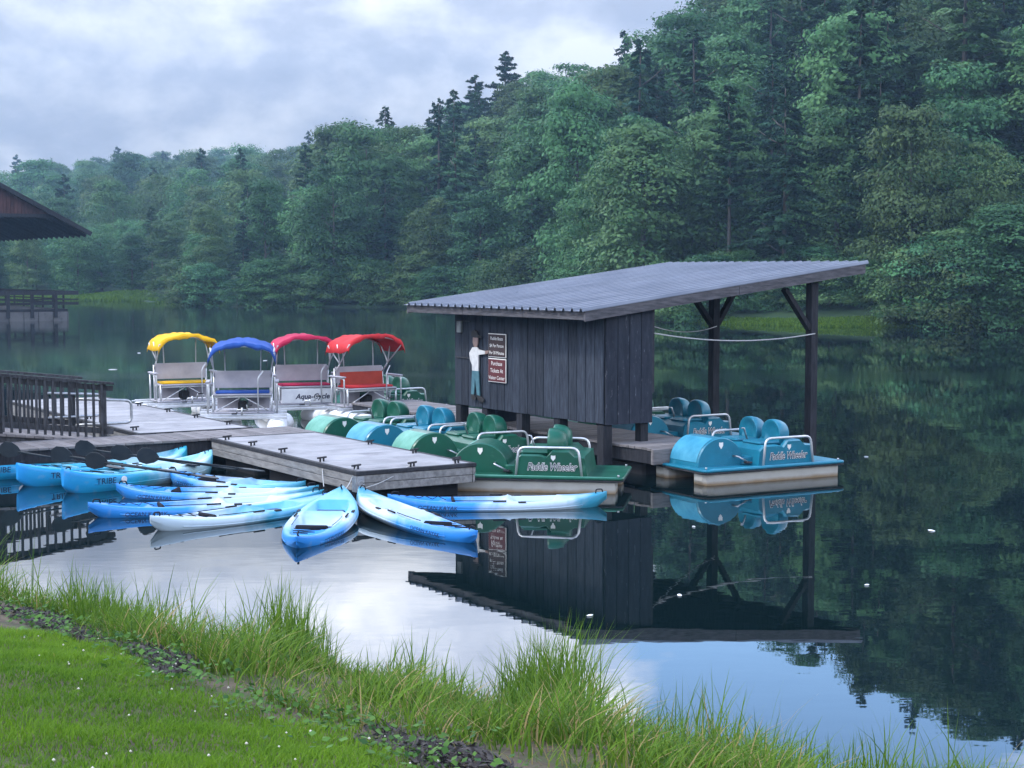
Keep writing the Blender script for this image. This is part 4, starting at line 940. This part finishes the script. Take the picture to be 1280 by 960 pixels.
# ------------------------------------------------------------------ kayaks
def kayak(name, a, b_, m, label, Wd=.72, Hd=.165, flip=False, pitch=0.0, tribe=False, roll=0.0, z=0.0, cat='kayak', group=None, text='OCEAN KAYAK'):
    a = Vector((a[0], a[1], 0)); b_ = Vector((b_[0], b_[1], 0)); d = b_ - a; Lk = d.length; c = (a + b_) / 2
    o = empty(name, (c.x, c.y, z - .03), math.atan2(d.y, d.x), label=label, cat=cat, group=group)
    o.rotation_euler = (roll, pitch, math.atan2(d.y, d.x))
    nS = 41; rings = []
    def dims(t):
        e = abs(2 * t - 1)
        w = Wd / 2 * max(.012, 1 - e ** (2.35 if not tribe else 3.6)) ** (.88 if not tribe else .78)
        if tribe: w = max(w, .06 * (1 - max(0, e - .97) / .03 * .5))
        zd = Hd * .80 + (.09 if not tribe else .13) * e ** 3.2
        zk = -.07 + .20 * max(0, (e - .72) / .28) ** 2.0
        return e, w, zd, zk
    def well(t):
        dpt = 0.0
        for c0, h0, dp in (((.40, .14, .15), (.66, .11, .12), (.17, .085, .08)) if not tribe else ((.34, .15, .20), (.65, .15, .20), (.88, .06, .08))):
            x = abs(t - c0) / h0
            if x < 1: dpt = max(dpt, dp * (1 - x ** 6))
        return dpt
    for i in range(nS):
        t = i / (nS - 1); e, w, zd, zk = dims(t); dw_ = well(t); x = (t - .5) * Lk; crown = .045 * (1 - e) if not tribe else .02
        half = [(0, zk), (.50 * w, zk + .012), (.80 * w, zk + .055), (.93 * w, zk + (zd - zk) * .45), (.985 * w, zk + (zd - zk) * .52), (1.0 * w, zd - .055), (.97 * w, zd - .02), (.90 * w, zd), (.76 * w, zd + .006), (.66 * w, zd - dw_ * .15 + crown * .6), (.58 * w, zd - dw_ * .92 + crown), (.25 * w, zd - dw_ + crown)]
        ring = [(x, -y, z_) for y, z_ in half] + [(x, 0, half[-1][1])] + [(x, y, z_) for y, z_ in reversed(half[1:])]
        rings.append(ring)
    hb = MB(); hb.loft(rings, True, True); ho = hb.obj('hull', m, o)
    e, w0, zd0, _ = dims(.5)
    # carry handles at the tips, bungee lacing, scupper / paddle holder
    for t in (.035, .965):
        e, w, zd, zk = dims(t); x = (t - .5) * Lk
        MB().tube(rounded([(x - .05, -.02, zd), (x - .04, 0, zd + .05), (x + .04, 0, zd + .05), (x + .05, .02, zd)], .02, 3), .009, 5).obj('carry_handle', M['cord'], o)
    def deckpt(t, k): e, w, zd, zk = dims(t); return ((t - .5) * Lk, k * w, zd + .022)
    lace = [deckpt(.08 + .03 * i, (.55 if i % 2 else -.55)) for i in range(7)] + [deckpt(.26 - .03 * i, (.55 if i % 2 else -.55)) for i in range(7)]
    MB().tube(lace, .005, 4).obj('bungee_cord', M['cord'], o)
    for s_ in (-1, 1):
        e, w, zd, zk = dims(.5)
        MB().tube([deckpt(.47, s_ * .80), deckpt(.53, s_ * .80)], .012, 5).obj('side_strap', M['cord'], o)
        MB().box(-.05, .05, -.018, .018, 0, .02, .004).obj('hatch_latch', M['rubber'], o, ((.60 - .5) * Lk, s_ * w * .86, zd - .004))
        pts = [deckpt(t, s_ * .68) for t in (.30, .36, .42, .48)]
        MB().tube(pts, .005, 4).obj('seat_strap', M['cord'], o)
    for c0 in (((.36, .64) if tribe else (.36,))):   # backrest pad
        e, w, zd, zk = dims(c0)
        bp = MB().box(-.02, .02, -w * .52, w * .52, 0, .13, .015).obj('backrest_pad', M['cord'] if not tribe else m, o, ((c0 - .055 - .5) * Lk, 0, zd - .10), (0, -.25, 0))
    for c0 in ((.37, .67) if tribe else (.39, .66)):
        e, w, zd, zk = dims(c0)
        MB().box(-.17, .17, -w * .50, w * .50, 0, .05, .02).obj('seat_pad', M['pad'], o, ((c0 - .5) * Lk, 0, zd - well(c0) + .02))
    # moulded side groove
    for s_ in (-1, 1):
        pts = [((t - .5) * Lk, s_ * dims(t)[1] * .985, dims(t)[3] + (dims(t)[2] - dims(t)[3]) * .60) for t in [.12 + .76 * i / 16 for i in range(17)]]
        MB().tube(pts, .011, 4).obj('side_rail', m, o)
    # lettering low on both sides
    for s_ in (-1, 1):
        if tribe:
            e, w, zd, zk = dims(.14); e2, w2, _, _ = dims(.22)
            yaw = math.atan2(-(w2 - w), .08 * Lk)
            tx = link('lettering', text_mesh('TRIBE', .12, .1, mat=M['navy']), o, ((.17 - .5) * Lk, s_ * (dims(.17)[1] + .012), zd - .10), (R(86) if s_ < 0 else R(94), 0, yaw if s_ < 0 else math.pi - yaw))
            ec = MB(); rr = .05; ec.loft([[(rr * math.cos(t), q, rr * math.sin(t)) for t in [i * math.pi / 7 for i in range(14)]] for q in (-.003, .003)], True); ec.obj('round_decal', M['white'], o, ((.27 - .5) * Lk, s_ * (dims(.27)[1] + .006), zd - .10), (0, 0, 0))
        else:
            t0 = .22 if not flip else .76
            e, w, zd, zk = dims(t0)
            yaw = math.atan2(-(dims(t0 + .06)[1] - dims(t0 - .06)[1]), .12 * Lk)
            tx = link('lettering', text_mesh(text, .075, .15, mat=M['navy']), o, ((t0 - .5) * Lk, s_ * (w + .01), zd - .075), (R(80) if s_ < 0 else R(100), 0, yaw if s_ < 0 else math.pi - yaw))
    return o
G = 'sit-on-top kayaks fanned round the dock corner'
kayak('kayak', (-5.05, 23.35), (-2.86, 22.0), M['kay3'], 'pale blue kayak lying closest along the side of the dock', group=G)
kayak('kayak', (-5.42, 21.75), (-2.62, 21.55), M['kay1'], 'blue and white kayak directly in front of the aqua kayaks', group=G)
kayak('kayak', (-5.33, 19.95), (-2.5, 21.12), M['kay1'], 'long kayak with deep blue tip pointing toward the railing reflection', group=G)
kayak('kayak', (-4.3, 18.85), (-2.38, 20.86), M['kay2'], 'kayak with a raised white pointed end facing the shore', group=G, flip=True)
kayak('kayak', (-2.40, 17.65), (-2.19, 20.58), M['kay3'], 'pale blue kayak end-on to the shore with black bungee lacing', group=G, Wd=.78, pitch=R(-3.5), z=.04)
kayak('kayak', (-.42, 18.0), (-2.02, 20.72), M['kay1'], 'kayak slanting from dock corner toward the shed reflection, blue lettered side showing', group=G, Wd=.76, pitch=R(-2.5), roll=R(7), z=.03)
kayak('kayak', (-1.62, 20.68), (1.25, 20.95), M['kay1'], 'kayak lying in front of the lettered green pedal boat, white at its far tip', group=G)
G = 'aqua kayaks with paddles beside the walkway'
T = [((-6.25, 22.1), (-4.62, 24.45), 'aqua kayak with two paddles, lying nearest the fanned kayaks'), ((-7.1, 22.8), (-5.12, 25.0), 'aqua kayak lying in the middle of the three with paddles'), ((-8.2, 23.5), (-5.75, 25.35), 'aqua kayak moored tight against the walkway, beyond the other two')]
BL = [((-5.77, 21.77), (-5.19, 22.34)), ((-6.46, 22.54), (-5.66, 22.74)), ((-7.38, 23.15), (-6.34, 23.36))]
def paddle(p, yaw, pitch, label):
    o = empty('kayak_paddle', p, 0, label=label, cat='paddle', group='black kayak paddles'); o.rotation_euler = (0, pitch, yaw)
    MB().tube([(-.62, 0, 0), (.62, 0, 0)], .015, 6).obj('shaft', M['paddle'], o)
    for s_ in (-1, 1):
        pts = [(0, .02), (.08, .07), (.20, .105), (.34, .10), (.42, .05), (.43, -.02), (.36, -.075), (.22, -.09), (.08, -.06), (0, -.02)]
        b = MB(); b.loft([[((-.58 - x * .72), q, y * 1.18) if s_ < 0 else ((.58 + x) * .93, y * 1.1, q) for x, y in pts] for q in (-.008, .008)], True); b.obj('blade', M['paddle'], o)
    return o
for i, (a, b_, lb) in enumerate(T):
    kayak('kayak', a, b_, M['tribe'], lb, Wd=.80, Hd=.29, tribe=True, group=G)
    a = Vector((*a, 0)); b_ = Vector((*b_, 0)); d = (b_ - a); yaw = math.atan2(d.y, d.x)
    nm = ('nearest the fanned kayaks', 'in the middle of the three', 'tight against the walkway')[i]
    for k in range(2):
        q = Vector((*BL[i][k], .50)); ya = R(12 + 7 * k - 5 * i)
        paddle(q + Vector((math.cos(ya), math.sin(ya), 0)) * .80 + Vector((0, 0, -.135)), ya, R(9.5), 'black paddle across the %s seat of the aqua kayak %s' % (('stern', 'bow')[k], nm))
kayak('kayak', dpos(-2.9, 8.9), dpos(-.95, 6.9), M['kgreen'], 'dark green kayak drawn up behind the end of the gangway railing', Wd=.7, text='KAYAK', z=.05)
kayak('kayak', dpos(-4.6, 9.2), dpos(-2.4, 8.9), M['kay1'], 'blue kayak seen through the gangway balusters', Wd=.7, z=0)

for p, q, lb in (((-2.19, 20.58, .25), D(.12, .25, DZ + .05), 'slack line tying the end-on kayak to the dock corner cleat'), ((-2.02, 20.72, .25), D(.9, .12, DZ + .05), 'slack line tying the slanting kayak to the dock end cleat'), ((-2.5, 21.1, .24), D(.12, 1.3, DZ + .05), 'slack line tying the deep blue kayak to a side cleat'), (D(2.0, 2.2, .27), D(1.7, 1.5, DZ + .05), 'short line from the middle green pedal boat to the dock')):
    rope(p, q, .06, .007, lb, 'mooring_line')
# ------------------------------------------------------------------ pavilion over the water on the left
pv = empty('pavilion', (-26.25, 100.0, 0), 0, label='open pavilion with a broad gable roof standing over the lake', cat='pavilion')
GA = Vector((-.84, -.54, 0)).normalized(); BA = Vector((-.54, .84, 0)).normalized()
pv.rotation_euler = (0, 0, math.atan2(GA.y, GA.x))     # local x runs along the gable, local -y runs back
EZ = 5.35; HWp = 9.0; SLP = .52; LEN = 21.0
def pz(x): return EZ + SLP * (x if x < HWp else 2 * HWp - x)
for s_, (x0, x1) in enumerate(((0, HWp), (HWp, 2 * HWp))):
    b = MB(); vs = [(x, y, pz(x) + dz_) for dz_ in (0, .16) for y in (-LEN, .25) for x in (x0 - (.0), x1)]
    b.add(vs, [(0, 2, 3, 1), (4, 5, 7, 6), (0, 1, 5, 4), (2, 6, 7, 3), (0, 4, 6, 2), (1, 3, 7, 5)]); b.obj('roof_slope', M['shingle'], pv)
    for k in range(18):
        y = -.9 - k * 1.15; b = MB(); b.obox((x0, y, pz(x0) - .10), (x1, y, pz(x1) - .10), .10, .19); b.obj('rafter', M['timber'], pv)
    b = MB(); b.obox((x0, .22, pz(x0) + .0), (x1, .22, pz(x1) + .0), .07, .26); b.obj('rake_board', M['timber'], pv)
TB = 6.55
for k in range(60):
    x0 = 2.4 + k * .22
    if x0 > 2 * HWp - 2.5: break
    MB().box(x0 + .006, x0 + .214, -.28 + random.uniform(-.01, .01), -.22, TB, max(TB + .05, min(pz(x0), pz(x0 + .22)) - .02)).obj('siding_board', M['gable'], pv)
MB().box(2.2, 2 * HWp - 2.2, -.36, -.16, TB - .22, TB - .003).obj('tie_beam', M['timber'], pv)
for x in (7.2, 10.8):
    for y in (-.26, -7, -14, -20.5): MB().box(x - .18, x + .18, y - .18, y + .18, -.9, TB - .225).obj('column', M['timber'], pv)
dx0 = 1.4
MB().box(dx0 + .1, 16.5, -20, 0, .55, .72).obj('deck', M['timber'], pv)
for k in range(16):
    MB().box(dx0 + .15 + k * .9, dx0 + .15 + k * .9 + .86, -.02, .05, -.3, .56).obj('skirt_panel', M['concrete'], pv)
    MB().box(dx0 + .05, dx0 + .1, -.9 - k * .9, -.04 - k * .9, -.3, .56).obj('skirt_panel', M['concrete'], pv)
for z0, z1 in ((.98, 1.14), (1.28, 1.36), (1.60, 1.84)):
    MB().box(dx0 - .55, 16.5, .06, .12, z0, z1).obj('rail', M['timber'], pv); MB().box(dx0 - .02, dx0 + .04, -20, .05, z0, z1).obj('rail', M['timber'], pv)
for k in range(9): MB().box(dx0 + .8 + k * 1.45, dx0 + 1.0 + k * 1.45, .13, .22, .2, 1.62).obj('rail_post', M['timber'], pv)
for k in range(8): MB().box(dx0 - .12, dx0 - .03, -1.5 - k * 2.2, -1.36 - k * 2.2, .3, 1.62).obj('rail_post', M['timber'], pv)
for k in range(9): MB().box(dx0 + .2 + k * 1.6, dx0 + .4 + k * 1.6, -.5, -.3, -.9, .56).obj('pile', M['timber'], pv)
# low fence rail on the far shore behind the roof
fr = empty('shore_bench', (0.0, 127.0, float(ground_z(np.array(0.0), np.array(127.0)))), .2, label='small weathered wooden bench on the far shore behind the shed roof', cat='bench')
MB().box(-1, 1, -.2, .2, .45, .52).obj('seat', M['fascia'], fr); MB().box(-1, 1, .2, .26, .7, 1.0).obj('backrest', M['fascia'], fr)
for x in (-.9, .9): MB().box(x - .06, x + .06, -.2, .26, -.3, .7).obj('leg', M['fascia'], fr)
# leaves and petals adrift
lf = MB().loft([[(.05 * math.cos(t) * k, .022 * math.sin(t) * k, z) for t in [i * math.pi / 5 for i in range(10)]] for k, z in ((.7, .002), (1, .008), (.6, .014))], True).mesh('floating_leaf', M['white'])
for X, Y, s_ in ((5.0, 18.9, 1.4), (3.5, 15.6, .6), (5.9, 26.5, .8), (2.2, 19.2, .6), (-11, 42, 2.5), (-12.5, 50, 3), (-8.5, 55, 2.2), (-14, 60, 3), (-6.5, 62, 2), (-9, 38, 1.6), (.7, 14.2, .8), (1.6, 15.1, 1.0)):
    o = link('floating_leaf', lf, None, (X, Y, 0.0), (0, 0, X)); o.scale = (s_, s_, 1); tag(o, 'tiny pale leaf floating on the open water', 'leaf', 'leaves adrift on the lake')

# ------------------------------------------------------------------ haze
hz = MB().box(-460, 460, -30, 700, -2.2, 95).mesh('haze')
m = bpy.data.materials.new('haze'); m.use_nodes = True; t = m.node_tree; t.nodes.clear()
o_ = N('ShaderNodeOutputMaterial', t); pvn = N('ShaderNodeVolumePrincipled', t); pvn.inputs['Density'].default_value = 0.00042; pvn.inputs['Color'].default_value = (.45, .70, 1.0, 1); pvn.inputs['Anisotropy'].default_value = 0.2
L(pvn.outputs[0], o_.inputs['Volume'], t); hz.materials.append(m)
tag(link('haze', hz), 'thin blue morning haze over the lake and hills', 'haze', kind='stuff')
